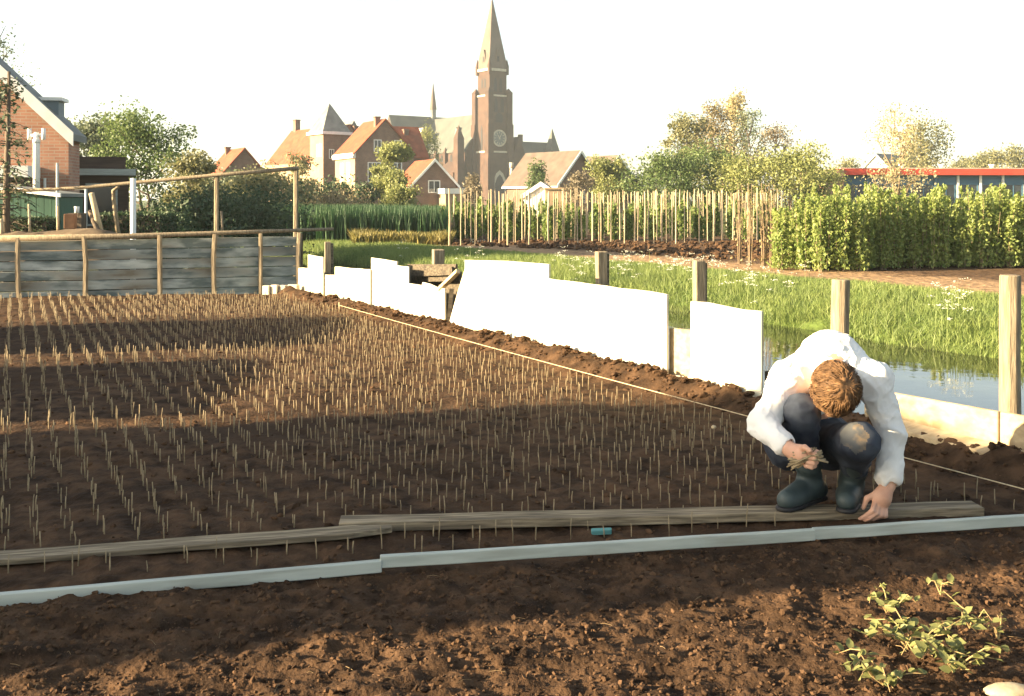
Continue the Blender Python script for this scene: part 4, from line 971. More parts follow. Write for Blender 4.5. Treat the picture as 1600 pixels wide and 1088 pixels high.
stick('short_stake', [at(3, 372, 15.3), at(2, 342, 15.3)], [.03, .028], m_stake, 'stubby stake at left border behind plank fence', 'stake')
stick('short_stake', [at(91, 368, 15.4), at(90, 322, 15.4)], [.022, .02], m_stake, 'short stake at right corner of green shed', 'stake')
stick('short_stake', [at(348, 372, 16.4), at(346, 330, 16.4)], [.02, .018], m_post, 'thin short stake right of the left rail post', 'stake')
mb = MB(); p = at(110, 358, 15.5); mb.box(-.075, .075, -.06, .06, 0, .22); o = mb.build('wooden_crate', M('crate_wood', (.20, .10, .05), (.28, .15, .08), scale=6, rough=.8), None, False, .008); o.location = p; tag(o, 'small brown wooden block on earth heap behind fence', 'crate')
mb = MB(); mb.tube([(0, 0, 0), (0, 0, .10)], [.034, .04], 12); o = mb.build('white_bucket', m_wpaint, None, True); o.location = at(120, 333, 16.2); tag(o, 'small white pot behind the brown wooden block', 'pot')
mb = MB(); mb.box(-.11, .11, -.10, .10, 0, at(120, 333, 16.2).z - .002); o = mb.build('plant_table', m_bark, None); o.location = (xx(120, 16.2), 16.2, 0); tag(o, 'dark stand under the small white pot', 'stand')
# earth heap
X, Y = np.meshgrid(np.linspace(-9.2, -5.4, 60), np.linspace(14.75, 16.1, 24), indexing='ij')
Zh = (.86 - ((Y - 15.4) / .75) ** 2 * .5) * np.clip((-5.45 - X) / .35, 0, 1) ** .6 + .14 * (fb2(X * 3, Y * 3, 4, 4) - .5) - .02 + .05 * np.exp(-((X + 6.2) / .35) ** 2)
idx = np.arange(X.size).reshape(X.shape); Q = np.stack([idx[:-1, :-1], idx[1:, :-1], idx[1:, 1:], idx[:-1, 1:]], -1).reshape(-1, 4)
m_heap = M('dry_earth', (.085, .062, .04), (.14, .105, .07), scale=5, rough=.95, bump=.6, bscale=30)
tag(obj('earth_heap', np_mesh('earth_heap', np.stack([X, Y, Zh], -1).reshape(-1, 3), Q, m_heap, True)), 'heap of dry pale earth piled behind the plank fence', 'earth', kind='stuff')
# clipped hedges
def hedge(name, label, x0, x1, y0, y1, z0, z1, mat, n, ls, seed):
    r = np.random.default_rng(seed); e = empty(name, ((x0 + x1) / 2, (y0 + y1) / 2, 0)); tag(e, label, 'hedge')
    hx, hy = (x1 - x0) / 2, (y1 - y0) / 2; mb = MB(); mb.box(-hx * .97, hx * .97, -hy * .98, hy * .98, z0, z1 - .012); mb.build('core', m_bark, e)
    C = np.stack([r.uniform(-hx, hx, n), r.uniform(-hy, hy, n), r.uniform(z0, z1, n)], -1); k = r.integers(0, 5, n)
    C[k == 0, 2] = z1; C[k == 1, 1] = -hy; C[k == 2, 1] = -hy; C[k == 3, 0] = -hx; C[k == 4, 0] = hx; C += r.normal(size=C.shape) * .02
    V, Q = leaf_quads(C, ls, r); obj('foliage', np_mesh('foliage', V, Q, mat), e)
hedge('clipped_hedge', 'clipped dark green hedge around the white pole', xx(155, 16.4), xx(251, 16.4), 16.4, 17.2, 0, zz(336, 16.4), lf_dark, 9000, .03, 5)
hedge('clipped_hedge', 'low clipped hedge in front of green shed', xx(-20, 15.9), xx(74, 15.9), 15.9, 16.3, 0, zz(344, 15.9), lf_dark, 5000, .03, 6)

# ================================================================== BUILDINGS
def window(parent, face, u, z, w_, h_, x0=0., y0=0., frame=m_wpaint, pane=m_glass, bars=1, fw=.09, proud=.05):
    """face 'f' on y=y0 looking -y; face 'l' on x=x0 looking -x"""
    def P(a, b, c): return (u + a, y0 - c, z + b) if face == 'f' else (x0 - c, u + a, z + b)
    def bx(mb, a0, a1, b0, b1, c0, c1):
        pts = [P(a0, b0, c1), P(a1, b0, c1), P(a1, b0, c0), P(a0, b0, c0), P(a0, b1, c1), P(a1, b1, c1), P(a1, b1, c0), P(a0, b1, c0)]
        mb.hexa(pts)
    mb = MB(); bx(mb, -w_ / 2, w_ / 2, 0, fw, -.02, proud); bx(mb, -w_ / 2, w_ / 2, h_ - fw, h_, -.02, proud); bx(mb, -w_ / 2, -w_ / 2 + fw, fw, h_ - fw, -.02, proud); bx(mb, w_ / 2 - fw, w_ / 2, fw, h_ - fw, -.02, proud)
    for i in range(bars):
        c = -w_ / 2 + w_ * (i + 1) / (bars + 1); bx(mb, c - fw * .4, c + fw * .4, fw, h_ - fw, -.02, proud * .8)
    o = mb.build('window', frame, parent); mb = MB(); bx(mb, -w_ / 2 + fw * .5, w_ / 2 - fw * .5, fw * .5, h_ - fw * .5, -.015, proud * .35); mb.build('pane', pane, o); return o
def gable_house(name, label, loc, rot, w_, l_, eave, ridge, wall, roof, barge=None, over=.3, th=.16, wins=(), chim=(), cat='house', halfl=False, side=None):
    e = empty(name, loc, rot); tag(e, label, cat)
    mb = MB(); mb.prism([(0, 0, -.3), (w_, 0, -.3), (w_, 0, eave), (w_ / 2, 0, ridge - .02), (0, 0, eave)], (0, l_, 0)); mb.build('wall', wall, e)
    if side is not None:
        mb = MB(); mb.box(-.03, 0.01, .02, l_ - .02, -.3, eave - .05); mb.build('side_wall', side, e)
    sl = (ridge - eave) / (w_ / 2); dz = over * sl
    for s_ in (0, 1):
        xo, xi = (-over, w_ / 2) if s_ == 0 else (w_ + over, w_ / 2)
        mb = MB(); mb.prism([(xo, -over, eave - dz), (xi, -over, ridge), (xi, -over, ridge + th), (xo, -over, eave - dz + th)], (0, l_ + 2 * over, 0)); ro = mb.build('roof', roof, e)
        if barge is not None:
            mb = MB(); mb.prism([(xo, -over - .06, eave - dz - .12), (xi, -over - .06, ridge - .12), (xi, -over - .06, ridge + th + .03), (xo, -over - .06, eave - dz + th + .03)], (0, .055, 0)); mb.build('bargeboard', barge, ro)
    mb = MB(); mb.box(-over - .06, -over + .04, -over + .01, l_ + over - .01, eave - dz - .10, eave - dz + .06); mb.build('gutter', barge or m_wpaint, e)
    for (cx, cy, cz, ch, cw) in chim:
        mb = MB(); mb.box(cx - cw / 2, cx + cw / 2, cy - cw / 2, cy + cw / 2, cz, cz + ch); mb.box(cx - cw / 2 - .06, cx + cw / 2 + .06, cy - cw / 2 - .06, cy + cw / 2 + .06, cz + ch, cz + ch + .12); mb.build('chimney', m_brick2, e)
    for wv in wins: window(e, *wv)
    return e
# --- turreted house
d = 130; a = R(27)
e = gable_house('turreted_house', 'orange-roofed house with square pointed turret', (xx(505, d), d, 0), R(38), 7.5, 16, 6.0, 10.6, m_brick2, m_tile, None, side=m_cream, chim=((3.9, 15.0, 9.9, 2.2, .7), (5.6, 2, 7.4, 3.2, .6)))
mb = MB(); mb.box(-.6, 2.9, -1.2, 2.3, -.3, 9.3); tu = mb.build('turret', m_brick2, e)
mb = MB(); mb.box(-.63, -.59, -1.18, 2.28, -.2, 9.2); mb.build('turret_side', m_cream, tu)
mb = MB(); mb.box(-.95, 3.25, -1.55, 2.65, 9.3, 9.65); mb.build('cornice', m_wpaint, tu)
mb = MB(); c = (1.15, .55); mb.add([(-.8, -1.4, 9.65), (3.1, -1.4, 9.65), (3.1, 2.5, 9.65), (-.8, 2.5, 9.65), (*c, 13.3)], [(0, 1, 4), (1, 2, 4), (2, 3, 4), (3, 0, 4), (3, 2, 1, 0)]); mb.build('turret_roof', m_slate, tu)
window(e, 'l', -.2, 6.6, 1.3, 1.5, -.63, 0, m_wpaint, m_wpaint, 1); window(e, 'f', 1.9, 6.3, .7, 1.2, 0, -1.2)
window(e, 'f', .5, 6.3, .7, 1.2, 0, -1.2)
mb = MB(); mb.box(-.42, .02, 3, 15.8, 5.4, 5.9); mb.build('cornice', m_cream, e)
# dark back gable of it
mb = MB(); mb.prism([(4.2, 4.0, 5), (9.4, 4.0, 5), (9.4, 4.0, 7), (6.6, 4.0, 11.6), (4.2, 4.0, 8)], (0, 4, 0)); mb.build('rear_gable', m_slate, e)
# --- orange-roofed house with cream side
d = 120; a = R(28)
e = gable_house('orange_roof_house', 'orange-roofed house with cream side wall and white gable windows', (xx(555, d), d, 0), a, 7.2, 7.0, 6.7, 10.5, m_brick2, m_tile, None, side=m_cream,
    wins=(('f', 2.7, 6.6, .95, 1.6), ('f', 5.2, 6.6, .95, 1.6), ('f', 2.3, 3.3, 1.6, 2.3, 0, 0, m_wpaint, m_glass, 2), ('f', 5.1, 3.3, 1.2, 2.3, 0, 0, m_wpaint, m_glass, 1), ('l', 2.2, 3.4, 1.0, 2.2), ('l', 4.6, 3.4, 1.0, 2.2)), chim=((3.0, 1.0, 9.5, 1.3, .6), (8.6, 6, 7.2, 2.6, .6)))
mb = MB(); mb.box(-.36, .03, -.1, 7.1, 6.05, 6.62); mb.build('cornice', m_wpaint, e)
mb = MB(); mb.prism([(5.2, 3.6, -.3), (5.2, 9.8, -.3), (5.2, 9.8, 6.6), (5.2, 6.7, 10.1), (5.2, 3.6, 6.6)], (5.2, 0, 0)); mb.build('rear_wing', m_brick2, e)
for sgn in (0, 1):
    yo, yi = (3.3, 6.7) if sgn == 0 else (10.1, 6.7)
    mb = MB(); mb.prism([(4.0, yo, 6.25), (4.0, yi, 10.12), (4.0, yi, 10.3), (4.0, yo, 6.43)], (6.6, 0, 0)); mb.build('roof', m_tile, e)
# --- small cottage with white bargeboards
d = 108
e = gable_house('white_gabled_cottage', 'small brick cottage with white bargeboards and orange roof', (xx(644, d), d, 0), R(22), 4.7, 6.5, 2.9, 5.35, m_brick2, m_tile, m_wpaint, over=.35, wins=(('f', 2.35, 2.0, 1.3, 1.3, 0, 0, m_wpaint, m_glass, 1),))
mb = MB(); mb.box(2.6, 6.0, -2.6, -.1, 1.9, 2.45); mb.build('flat_roof', m_wpaint, e); mb = MB(); mb.box(2.8, 5.8, -2.4, -.1, -.3, 1.9); mb.build('garage_wall', m_cream, e)
# --- house with sand-coloured roofs
d = 100
e = gable_house('sand_roof_house', 'low house with sand-coloured roof and white sloping roof edge', (xx(866, d) + .3, d, 0), R(40), 5.6, 7.5, 2.9, 5.9, m_brick2, m_sandroof, m_wpaint, over=.35, wins=(('f', 2.8, .9, 1.4, 1.2),), chim=())
e = gable_house('sand_roof_house', 'second sand-roofed house behind willow, with pale gable', (xx(928, 106), 106, 0), R(34), 6.0, 7.5, 2.6, 5.7, m_cream, m_sandroof, m_wpaint, over=.3)
# --- small white shed
d = 72
gable_house('white_gable_shed', 'small grey-roofed shed with white gable below the sand-roofed house', (xx(818, d), d, 0), R(-8), 2.4, 2.4, 1.55, 2.35, m_wpaint, m_slate, m_wpaint, over=.12, cat='shed')
mb = MB(); mb.box(0, 2.3, 0, 1.6, -.2, 2.0); mb.box(-.05, 2.35, -.1, 1.7, 2.0, 2.12); o = mb.build('flat_garage', m_cream, None); o.location = (xx(852, 71), 71, 0); tag(o, 'low flat-roofed garage right of the white-gabled shed', 'garage')
# --- orange-roofed cottage far left
gable_house('orange_cottage', 'distant cottage with orange roof behind the twiggy tree', (xx(348, 92), 92, 0), R(30), 3.8, 5.5, 3.6, 5.75, m_brick2, m_tile, None, over=.2, chim=((1.6, 4.4, 5.3, .7, .4),))
# --- distant grey-roofed house
gable_house('grey_roof_house', 'distant grey-roofed house with white gable above red roof edge', (xx(1338, 150), 150, 0), R(-52), 6.5, 9, 4.6, 7.6, m_wpaint, m_slate, m_wpaint, over=.3)
# --- flat building with red fascia
d = 74; m_red = M('red_fascia', (.46, .055, .035), (.54, .075, .045), scale=.8, rough=.5); m_bluew = M('blue_panel', (.05, .12, .19), (.08, .17, .25), scale=.6, rough=.45)
fb = empty('red_edged_building', (xx(1312, d), d, 0), R(2)); tag(fb, 'long flat building with red roof edge and blue windows', 'building')
LB = 20.0; zt1 = zz(263.5, d); zt0 = zz(273.5, d)
mb = MB(); mb.box(.3, LB, .6, 9, -.2, zt0); mb.build('wall', m_bluew, fb)
mb = MB(); mb.box(0, LB + .3, -.0, 9.4, zt0, zt1); ro = mb.build('roof', m_red, fb)
mb = MB(); mb.box(.2, LB, .3, 9.2, zt1, zt1 + .06); mb.build('gravel', m_stone, ro)
for x in (5.0, 7.9, 11.6): 
    mb = MB(); mb.tube([(x, 1.5, zt1), (x, 1.5, zt1 + .22), (x, 1.5, zt1 + .34)], [.16, .16, .28], 8); mb.build('roof_vent', m_wpaint, ro, True)
mb = MB(); mb.box(-1.0, .28, -.1, 6, -.2, zt1 - .08); mb.build('end_wall', m_brick, fb)
x = .6
while x < LB - 1.4:
    window(fb, 'f', x + .75, .5, 1.35, zt0 - 1.1, 0, .6, m_bluew, m_glass, 1, .08); 
    mb = MB(); mb.box(x - .12, x + .02, .42, .56, -.2, zt0); mb.build('column', m_wpaint if int(x * 10) % 2 else m_bluew, fb); x += 1.62
# --- utility pole
mb = MB(); p = at(799, 258, 110); mb.tube([(p.x, p.y, -.5), (p.x, p.y, p.z)], [.2, .15], 8); mb.tube([(p.x, p.y, p.z - .3), (p.x, p.y, p.z + .25)], .22, 8); tag(mb.build('utility_pole', m_stone, None, True), 'grey utility pole in front of the church', 'pole')

# ================================================================== CHURCH
CD = 250.0; ch = empty('church', (xx(769, CD), CD, 0), R(36)); tag(ch, 'brick neo-gothic church with tall spire, clock and transept', 'church')
def cz(py, d=CD): return zz(py, d)
m_ctile = M('church_roof', (.07, .078, .07), (.105, .11, .095), scale=.4, rough=.8); m_spire = M('spire_slate', (.085, .064, .05), (.125, .094, .074), scale=.4, rough=.7)
def sq(mb, hw, z0, z1, cx=0, cy=0): return mb.box(cx - hw, cx + hw, cy - hw, cy + hw, z0, z1)
def pyr(mb, hw, z0, z1, cx=0, cy=0): return mb.add([(cx - hw, cy - hw, z0), (cx + hw, cy - hw, z0), (cx + hw, cy + hw, z0), (cx - hw, cy + hw, z0), (cx, cy, z1)], [(0, 1, 4), (1, 2, 4), (2, 3, 4), (3, 0, 4), (3, 2, 1, 0)])
mb = MB(); sq(mb, 3.05, -.5, 12.5); sq(mb, 2.85, 12.5, 25.8); sq(mb, 2.45, 25.8, cz(113)); to = mb.build('tower', m_church, ch)
for hw_, z0_, z1_ in ((2.75, cz(113), cz(109)), (3.0, 25.5, 25.9), (3.2, 12.3, 12.7)):
    mb = MB(); sq(mb, hw_, z0_, z1_); mb.build('string_course', m_stone, to)
mb = MB(); pyr(mb, 2.68, cz(109), cz(-4)); spi = mb.build('spire', m_spire, ch)
for sx_ in (-1, 1):
    for sy_ in (-1, 1):
        mb = MB(); sq(mb, .34, cz(118), cz(106), sx_ * 2.5, sy_ * 2.5); pyr(mb, .38, cz(106), cz(92), sx_ * 2.5, sy_ * 2.5); mb.build('pinnacle', m_church, to)
for (dx, dy) in ((0, -1), (-1, 0)):
    mb = MB(); z0 = cz(100); mb.prism([(-.55, 0, z0), (.55, 0, z0), (.55, 0, z0 + 1.6), (0, 0, z0 + 3.2), (-.55, 0, z0 + 1.6)], (0, 1.6, 0))
    o = mb.build('lucarne', m_spire, spi); o.location = (dx * 2.45, dy * 2.45, 0); o.rotation_euler = (0, 0, 0 if dy else -math.pi / 2)
    mb = MB(); mb.box(-.3, .3, -.03, .02, z0 + .3, z0 + 1.5); q = mb.build('opening', m_dark, spi); q.location = (dx * 2.46, dy * 2.46, 0); q.rotation_euler = o.rotation_euler
for sx_ in (-1, 1):
    for sy_ in (-1, 1):
        mb = MB(); sq(mb, .95, -.5, 11, sx_ * 2.9, sy_ * 2.9); sq(mb, .78, 11, 19, sx_ * 2.85, sy_ * 2.85); sq(mb, .72, 19, 26.4, sx_ * 2.75, sy_ * 2.75); pyr(mb, .8, 26.4, 27.6, sx_ * 2.75, sy_ * 2.75); mb.build('buttress', m_church, ch)
def lancet(x, z0, h_, w_, face='f', off=3.06, mat=m_dark):
    mb = MB(); poly = [(-w_ / 2, 0), (w_ / 2, 0), (w_ / 2, h_ * .7), (w_ * .28, h_ * .9), (0, h_), (-w_ * .28, h_ * .9), (-w_ / 2, h_ * .7)]
    if face == 'f': mb.prism([(x + a_, -off, z0 + b_) for a_, b_ in poly], (0, .5, 0))
    else: mb.prism([(-off, x + a_, z0 + b_) for a_, b_ in poly], (.5, 0, 0))
    return mb.build('lancet_window', mat, ch)
for x in (-.75, .75): lancet(x, 26.6, 3.4, .75, 'f', 2.5); lancet(x * .8, 27.6, 2.2, .6, 'l', 2.5)
for x in (-.9, .9): lancet(x, 21.8, 3.4, .9, 'f', 2.9)
lancet(0, 19.4, 2.3, 2.0, 'f', 2.9); lancet(.2, 12.8, 6.0, .7, 'l', 2.9); lancet(-1.1, 12.9, 5.0, .5, 'l', 2.9)
lancet(0, 0, 8.2, 3.6, 'f', 3.1, m_stone); lancet(0, 0, 7.2, 2.6, 'f', 3.16)
# clock: pale ring, dark dial, numeral marks and hands
def disc(mb, r0, r1, y0, y1, zc, n=28):
    vs = []; fs = []
    for i in range(n):
        a_ = 2 * math.pi * i / n; c, s_ = math.cos(a_), math.sin(a_)
        vs += [(c * r0, y0, zc + s_ * r0), (c * r1, y0, zc + s_ * r1), (c * r1, y1, zc + s_ * r1), (c * r0, y1, zc + s_ * r0)]
    for i in range(n):
        o, p_ = i * 4, ((i + 1) % n) * 4; fs += [(o, o + 1, p_ + 1, p_), (o + 1, o + 2, p_ + 2, p_ + 1), (o + 3, o, p_, p_ + 3)]
    return mb.add(vs, fs)
CZ = cz(217); mb = MB(); disc(mb, .01, 1.95, -3.0, -2.8, CZ); ck = mb.build('clock', m_slate, ch)
mb = MB(); disc(mb, 1.62, 2.0, -3.06, -2.9, CZ); mb.build('ring', m_stone, ck)
mb = MB()
for k in range(12):
    a_ = k * math.pi / 6; c, s_ = math.cos(a_), math.sin(a_); u_ = Vector((c, 0, s_)); v_ = Vector((-s_, 0, c)); o = Vector((0, -3.04, CZ)); mb.prism([o + u_ * 1.1 - v_ * .09, o + u_ * 1.1 + v_ * .09, o + u_ * 1.5 + v_ * .09, o + u_ * 1.5 - v_ * .09], (0, .05, 0))
mb.build('hour_marks', m_stone, ck)
for a_, l_ in ((R(125), 1.0), (R(60), 1.45)):
    u_ = Vector((math.cos(a_), 0, math.sin(a_))); v_ = Vector((-u_.z, 0, u_.x)); o = Vector((0, -3.09, CZ)); mb = MB(); mb.prism([o - u_ * .3 - v_ * .1, o - u_ * .3 + v_ * .1, o + u_ * l_ + v_ * .06, o + u_ * l_ - v_ * .06], (0, .04, 0)); mb.build('hand', m_stone, ck)
# nave, aisle, transept, fleche, right wing
def roofed(mbw, mbr, axis, c, hw, a0, a1, eave, ridge, th=.3, ov=.4):
    pts = [(-hw, -.5), (hw, -.5), (hw, eave), (0, ridge - .1), (-hw, eave)]
    f = (lambda q, z, l: (c + q, l, z)) if axis == 'y' else (lambda q, z, l: (l, c + q, z))
    off = (0, a1 - a0, 0) if axis == 'y' else (a1 - a0, 0, 0)
    mbw.prism([f(q, z, a0) for q, z in pts], off)
    sl = (ridge - eave) / hw
    for s_ in (-1, 1):
        mbr.prism([f(s_ * (hw + ov), eave - ov * sl, a0 + .02), f(0, ridge, a0 + .02), f(0, ridge + th, a0 + .02), f(s_ * (hw + ov), eave - ov * sl + th, a0 + .02)], tuple(v * .999 for v in off))
mw, mr = MB(), MB(); roofed(mw, mr, 'y', 0, 5.2, 3.0, 30, 13.2, 21.6); mw.build('nave_wall', m_church, ch); nr = mr.build('nave_roof', m_ctile, ch)
mb = MB(); mb.prism([(-5.6, 9.5, 17.2), (-5.6, 11.1, 17.2), (-5.6, 10.3, 18.9)], (3.2, 0, 0)); o = mb.build('dormer', m_slate, nr); o.location = (2.1, 0, 0)
mb = MB(); mb.prism([(-8.4, 0, -.5), (-5.1, 0, -.5), (-5.1, 0, 10.6), (-8.4, 0, 7.6)], (0, 22, 0)); o = mb.build('aisle', m_church, ch); o.location = (0, 4, 0)
for k in range(5):
    lancet(5.6 + k * 4.2, 8.7, 3.6, 1.1, 'l', 5.3); lancet(5.6 + k * 4.2, 2.5, 4, 1.3, 'l', 8.5)
    mb = MB(); sq(mb, .45, -.5, 12.6, -5.5, 7.7 + k * 4.2); pyr(mb, .5, 12.6, 14, -5.5, 7.7 + k * 4.2); mb.build('buttress', m_church, ch)
mb = MB(); sq(mb, .9, -.5, 15.5, -7.2, 3.4); pyr(mb, .95, 15.5, 19.0, -7.2, 3.4); mb.build('stair_turret', m_church, ch)
mw, mr = MB(), MB(); roofed(mw, mr, 'x', 26.5, 4.6, -13.0, 13, 13.4, 22.2); mw.build('transept_wall', m_church, ch); tr_ = mr.build('transept_roof', m_ctile, ch)
mb = MB(); mb.prism([(-7.2, 20.9, 16.2), (-5.4, 20.9, 16.2), (-5.4, 20.9, 17.6), (-6.3, 20.9, 19.2), (-7.2, 20.9, 17.6)], (0, 4, 0)); mb.build('dormer', m_stone, tr_)
fc = MB(); fc.tube([(0, 26.5, 21), (0, 26.5, 24.4)], .75, 8); fl_ = fc.build('fleche', m_slate, ch); fc = MB(); fc.tube([(0, 26.5, 24.4), (0, 26.5, 24.7), (0, 26.5, 31.4)], [.95, .9, .03], 8); fc.build('fleche_spire', m_spire, fl_)
mw, mr = MB(), MB(); roofed(mw, mr, 'x', 2.6, 3.4, 3.0, 19.6, 9.6, 15.2); mw.build('side_wing', m_church, ch); mr.build('side_wing_roof', m_ctile, ch)
mb = MB(); mb.prism([(5.6, -1.1, 4), (8.8, -1.1, 4), (8.8, -1.1, 12.5), (7.2, -1.1, 16.4), (5.6, -1.1, 12.5)], (0, 4, 0)); mb.build('wing_gable', m_church, ch)
mb = MB(); sq(mb, 1.2, -.5, 13.0, 18.2, .2); tt = mb.build('wing_turret', m_church, ch); mb = MB(); pyr(mb, 1.4, 13, 19.0, 18.2, .2); mb.build('turret_roof', m_ctile, tt)
for x in (10.4, 12.6, 14.8): lancet(x, 3, 4.6, 1.2, 'f', .85)
mb = MB(); sq(mb, .45, 15.0, 17.2, 10.2, 2.6); mb.build('chimney', m_church, ch)

# ================================================================== LEFT HOUSE AND YARD BUILDINGS
d = 22.0; a = R(10)
hx, hy = xx(107, d), d; wv = 8.2; ev = zz(212, d); rg = ev + 3.95
lh = empty('brick_house', (hx - wv * math.cos(a), hy - wv * math.sin(a), 0), a); tag(lh, 'brick house with steep white-edged gable at left border', 'house')
mb = MB(); mb.prism([(0, 0, -.2), (wv, 0, -.2), (wv, 0, ev), (wv / 2, 0, rg), (0, 0, ev)], (0, 1.0, 0)); mb.build('wall', m_brick, lh)
mb = MB(); mb.prism([(.6, 1.005, -.2), (wv - 2.4, 1.005, -.2), (wv - 2.4, 1.005, ev), ((wv - 1.8) / 2, 1.005, ev + 2.5), (.6, 1.005, ev)], (0, 4.0, 0)); mb.build('rear_wall', m_brick, lh)
for xo in (.4, wv - 2.2):
    mb = MB(); mb.prism([(xo, 1.25, ev - .15), ((wv - 1.8) / 2, 1.25, ev + 2.52), ((wv - 1.8) / 2, 1.25, ev + 2.66), (xo, 1.25, ev - .01)], (0, 4.1, 0)); mb.build('rear_roof', m_slate, lh)
for s_ in (0, 1):
    xo, xi = (-.14, wv / 2) if s_ == 0 else (wv + .14, wv / 2); ez = ev - .135
    mb = MB(); mb.prism([(xo, -.18, ez + .02), (xi, -.18, rg + .02), (xi, -.18, rg + .16), (xo, -.18, ez + .16)], (0, 1.22, 0)); ro = mb.build('roof', m_slate, lh)
    mb = MB(); mb.prism([(xo, -.23, ez - .10), (xi, -.23, rg - .10), (xi, -.23, rg + .19), (xo, -.23, ez + .19)], (0, .045, 0)); mb.build('bargeboard', m_wpaint, ro)
mb = MB(); mb.box(wv - 1.0, wv - .30, .45, .95, ev - .2, zz(163, 23.2)); dm = mb.build('dormer', M('blue_grey_panel', (.13, .17, .19), (.18, .22, .24), scale=2, rough=.6), lh)
mb = MB(); mb.box(wv - 1.05, wv - .22, .40, 1.0, zz(163, 23.2), zz(158, 23.2)); mb.build('dormer_roof', m_wpaint, dm)
mb = MB(); z0, z1 = zz(277, 21), zz(259, 21); mb.box(wv - 2.4, wv - .55, -.95, -.004, z0, z1); mb.build('flat_canopy', m_wpaint, lh)
mb = MB(); mb.box(wv - 2.3, wv - .65, -.85, -.004, -.2, z0 - .002); mb.build('porch_wall', m_brick2, lh)
# downpipe
mb = MB(); mb.tube([(wv - .45, -.06, 0), (wv - .45, -.06, z0)], .03, 8); mb.build('downpipe', m_pipe, lh)
# dark extension
d = 24.5; ex = empty('dark_extension', (xx(114, d), d, 0), R(21)); tag(ex, 'dark flat-roofed extension with pale blue roof edge beside brick house', 'building')
m_brownb = M('dark_brown_boards', (.05, .032, .024), (.085, .055, .04), scale=2, stretch=(1, 1, 9), rough=.7)
wx = xx(196, d) - xx(114, d)
mb = MB(); mb.box(0, wx, 0, 2.2, -.2, zz(274, d)); mb.build('wall', m_brownb, ex)
mb = MB(); mb.box(-.05, wx + .15, -.25, 2.3, zz(274, d), zz(264, d)); mb.build('roof_edge', m_blue, ex)
mb = MB(); mb.box(.05, wx - .05, 1.0, 2.2, zz(264, d), zz(242, d)); mb.build('upper_wall', m_brownb, ex)
window(ex, 'f', .62, .7, .7, 1.0, 0, 0, m_blue, m_glass, 0, .05)
mb = MB(); mb.tube([(wx * .62, 1.1, zz(254, d)), (wx * .62, 1.1, zz(243, d)), (wx * .62, 1.1, zz(241, d))], [.05, .05, .08], 8); mb.build('vent_pipe', m_pale, ex, True)
# green shed
d = 17.2; gs = empty('green_shed', (xx(-40, d), d, 0)); tag(gs, 'low dark green shed with white roof edge at left border', 'shed')
m_gpaint = M('green_paint', (.022, .065, .045), (.035, .09, .06), scale=3, stretch=(6, 6, 1), rough=.6); wx = xx(93, d) - xx(-40, d)
zl, zr = zz(286, d), zz(303, d)
x = 0.0
mb = MB(); mb.prism([(0, .03, -.1), (wx, .03, -.1), (wx, .03, zr - .06), (0, .03, zl - .06)], (0, .9, 0)); mb.build('wall', m_gpaint, gs)
nb_ = 11
for k in range(nb_):
    u0, u1 = wx * k / nb_ + .004, wx * (k + 1) / nb_ - .004; f0, f1 = u0 / wx, u1 / wx
    mb = MB(); mb.prism([(u0, 0, -.1), (u1, 0, -.1), (u1, 0, zl + (zr - zl) * f1 - .05), (u0, 0, zl + (zr - zl) * f0 - .05)], (0, .022, 0)); mb.build('board', m_gpaint, gs)
mb = MB(); mb.prism([(-.05, -.08, zl - .055), (wx + .04, -.08, zr - .055), (wx + .04, -.08, zr + .01), (-.05, -.08, zl + .01)], (0, .05, 0)); mb.build('roof_edge', m_wpaint, gs)
mb = MB(); mb.prism([(-.05, -.028, zl - .05), (wx + .04, -.028, zr - .05), (wx + .04, -.028, zr + .005), (-.05, -.028, zl + .005)], (0, 1.05, 0)); mb.build('roof', m_slate, gs)
mb = MB(); mb.tube([(wx - .01, -.06, 0), (wx - .01, -.06, zr + .5)], .022, 8); mb.build('drainpipe', m_blue, gs, True)
# white flue with twin cowl
d = 18.6; fl2 = empty('white_flue', (xx(57, d), d, 0)); tag(fl2, 'white flue pipe with double cowl rising beside brick house', 'flue')
mb = MB(); z1 = zz(209, d); mb.tube([(0, 0, .9), (0, 0, zz(225, d)), (0, 0, z1 + .02)], [.058, .056, .04], 12); mb.build('pipe', m_wpaint, fl2, True)
mb = MB(); mb.tube([(-.12, 0, z1 - .03), (.12, 0, z1 - .03)], .03, 10); mb.build('crossbar', m_wpaint, fl2, True)
for x in (-.125, .125):
    mb = MB(); mb.tube([(x, 0, z1 - .11), (x, 0, z1 + .09)], .036, 10); mb.build('cowl', m_wpaint, fl2, True)
mb = MB(); mb.tube([(0, 0, zz(224, d)), (0, 0, zz(218, d))], .064, 12); mb.build('collar', m_pipe, fl2, True)
# grey pipe frame in the yard
mb = MB(); mb.tube([at(117, 296, 17), at(134, 296, 17), at(134, 330, 17), at(134, 420, 17)], .018, 6); tag(mb.build('pipe_frame', m_pipe, None), 'thin grey bent pipe before the dark extension', 'pipe')

# ================================================================== OUTSIDE THE FRAME, LEFT: what throws the long shadows
sd_ = empty('garden_shed', (-8.0, 1.1, 0)); tag(sd_, 'wooden garden shed left of the bed', 'shed')
for k in range(14):
    mb = MB(); mb.box(-2.4, 0, k * .2 + .003, k * .2 + .197, -.1, 3.2); mb.build('board', m_oldwood, sd_)
mb = MB(); mb.box(-2.5, .05, -.02, 2.83, 3.202, 3.26); mb.build('roof', m_slate, sd_)
hedge('garden_hedge', 'dense hedge left of the bed next to shed', -9.1, -8.4, 4.78, 6.85, 0, 1.98, lf_dark, 14000, .05, 15)
hedge('garden_hedge', 'dense hedge left of the bed near plank fence', -9.1, -8.4, 7.8, 9.9, 0, 2.05, lf_dark, 14000, .05, 17)

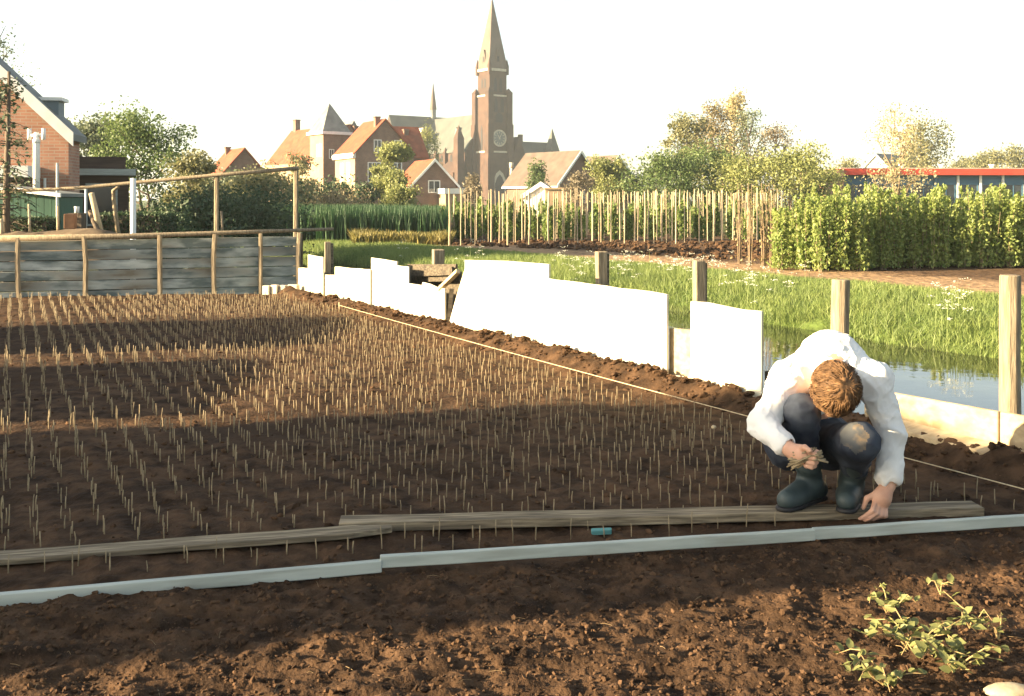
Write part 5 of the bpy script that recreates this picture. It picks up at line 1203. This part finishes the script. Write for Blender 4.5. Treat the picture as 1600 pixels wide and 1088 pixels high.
# ================================================================== WEEDS IN THE FOREGROUND
m_weed = leafmat('weed_leaf', (.11, .135, .04), (.25, .25, .09), .35, nscale=20); m_wstem = M('weed_stem', (.26, .17, .08), (.34, .26, .12), scale=20, rough=.7)
LM = []
for k in range(5):
    w_, l_ = .5 + .1 * k / 4, 1.0; vs = [(0, 0, 0), (.28, w_ * .55, .05), (.62, w_ * .5, .08), (1, 0, -.02), (.62, -w_ * .5, .08), (.28, -w_ * .55, .05), (.45, 0, -.02)]
    mb = MB(); mb.add(vs, [(0, 1, 6), (1, 2, 6), (2, 3, 6), (3, 4, 6), (4, 5, 6), (5, 0, 6)]); LM.append(mb.mesh('leaf', m_weed, True))
def weed(px, py, n_st, ln, leaves, lsz, label, seed):
    r = random.Random(seed); p = gr(px, py, .03); p.z = szv(p.x, p.y); e = empty('weed', p); tag(e, label, 'weed')
    for i in range(n_st):
        an = r.uniform(0, 6.28); l = ln * r.uniform(.5, 1.0); pts = []
        for q in range(5):
            f = q / 4; pts.append(Vector((math.cos(an + f * .6) * l * f, math.sin(an + f * .6) * l * f, .01 + .10 * l / ln * math.sin(f * 2.2) * r.uniform(.5, 1.0))))
        mb = MB(); mb.tube(pts, [.0028, .0024, .002, .0016, .001], 5, False); mb.build('stem', m_wstem, e, True)
        for q in range(leaves):
            f = .2 + .8 * (q + r.random()) / leaves; j = min(3, int(f * 4)); b = pts[j].lerp(pts[j + 1], f * 4 - j if f < 1 else 1)
            o = obj('leaf', LM[r.randrange(5)], e, b); s_ = lsz * r.uniform(.6, 1.25); o.scale = (s_, s_, s_)
            o.rotation_euler = (r.gauss(0, .5), r.uniform(-.7, .2), r.uniform(0, 6.28))
weed(1420, 1010, 13, .21, 9, .036, 'largest trailing weed with pale green leaves in foreground', 3)
weed(1490, 1050, 10, .16, 8, .034, 'trailing green weed at lower right corner beside larger one', 4)
weed(1380, 1066, 8, .14, 8, .032, 'leafy weed at bottom edge below the largest weed', 5)
weed(1385, 958, 5, .10, 7, .032, 'small pale weed at upper left of the weed patch', 6)
weed(1470, 930, 3, .07, 5, .032, 'small isolated weed sprig above the weed patch', 7)
weed(1515, 985, 4, .10, 6, .030, 'sparse weed sprig at right of the weed patch', 8)
weed(1560, 1000, 3, .08, 4, .022, 'tiny weed sprig nearest the right border', 9)
p = gr(1578, 1075, .03); lumps_ = MB()
V0 = I2 * (1 + .25 * (np.random.default_rng(8).random((len(I2), 1)) - .5)) * np.array([.07, .04, .016]); lumps_.add(V0.tolist(), IF2.tolist())
o = lumps_.build('pale_stone', M('chalky', (.22, .18, .12), (.36, .31, .22), scale=14, rough=.9, bump=.4, bscale=40), None, True); o.location = (p.x, p.y, szv(p.x, p.y) + .018); tag(o, 'flat pale stone at lower right corner of the picture', 'stone')

# ================================================================== EVENING HAZE
hz = MB(); hz.box(-2300, 2300, -2300, 2300, -2.0, 52)
m_hz = bpy.data.materials.new('haze'); m_hz.use_nodes = True; _h2 = m_hz.node_tree; _h2.nodes.remove(_h2.nodes['Principled BSDF'])
pv = _h2.nodes.new('ShaderNodeVolumePrincipled'); pv.inputs['Color'].default_value = (.84, .94, .98, 1); pv.inputs['Density'].default_value = .00042; pv.inputs['Anisotropy'].default_value = .2
_h2.links.new(pv.outputs[0], _h2.nodes['Material Output'].inputs['Volume'])
tag(hz.build('haze', m_hz), 'thin pale evening haze over the whole place', 'haze', kind='stuff')
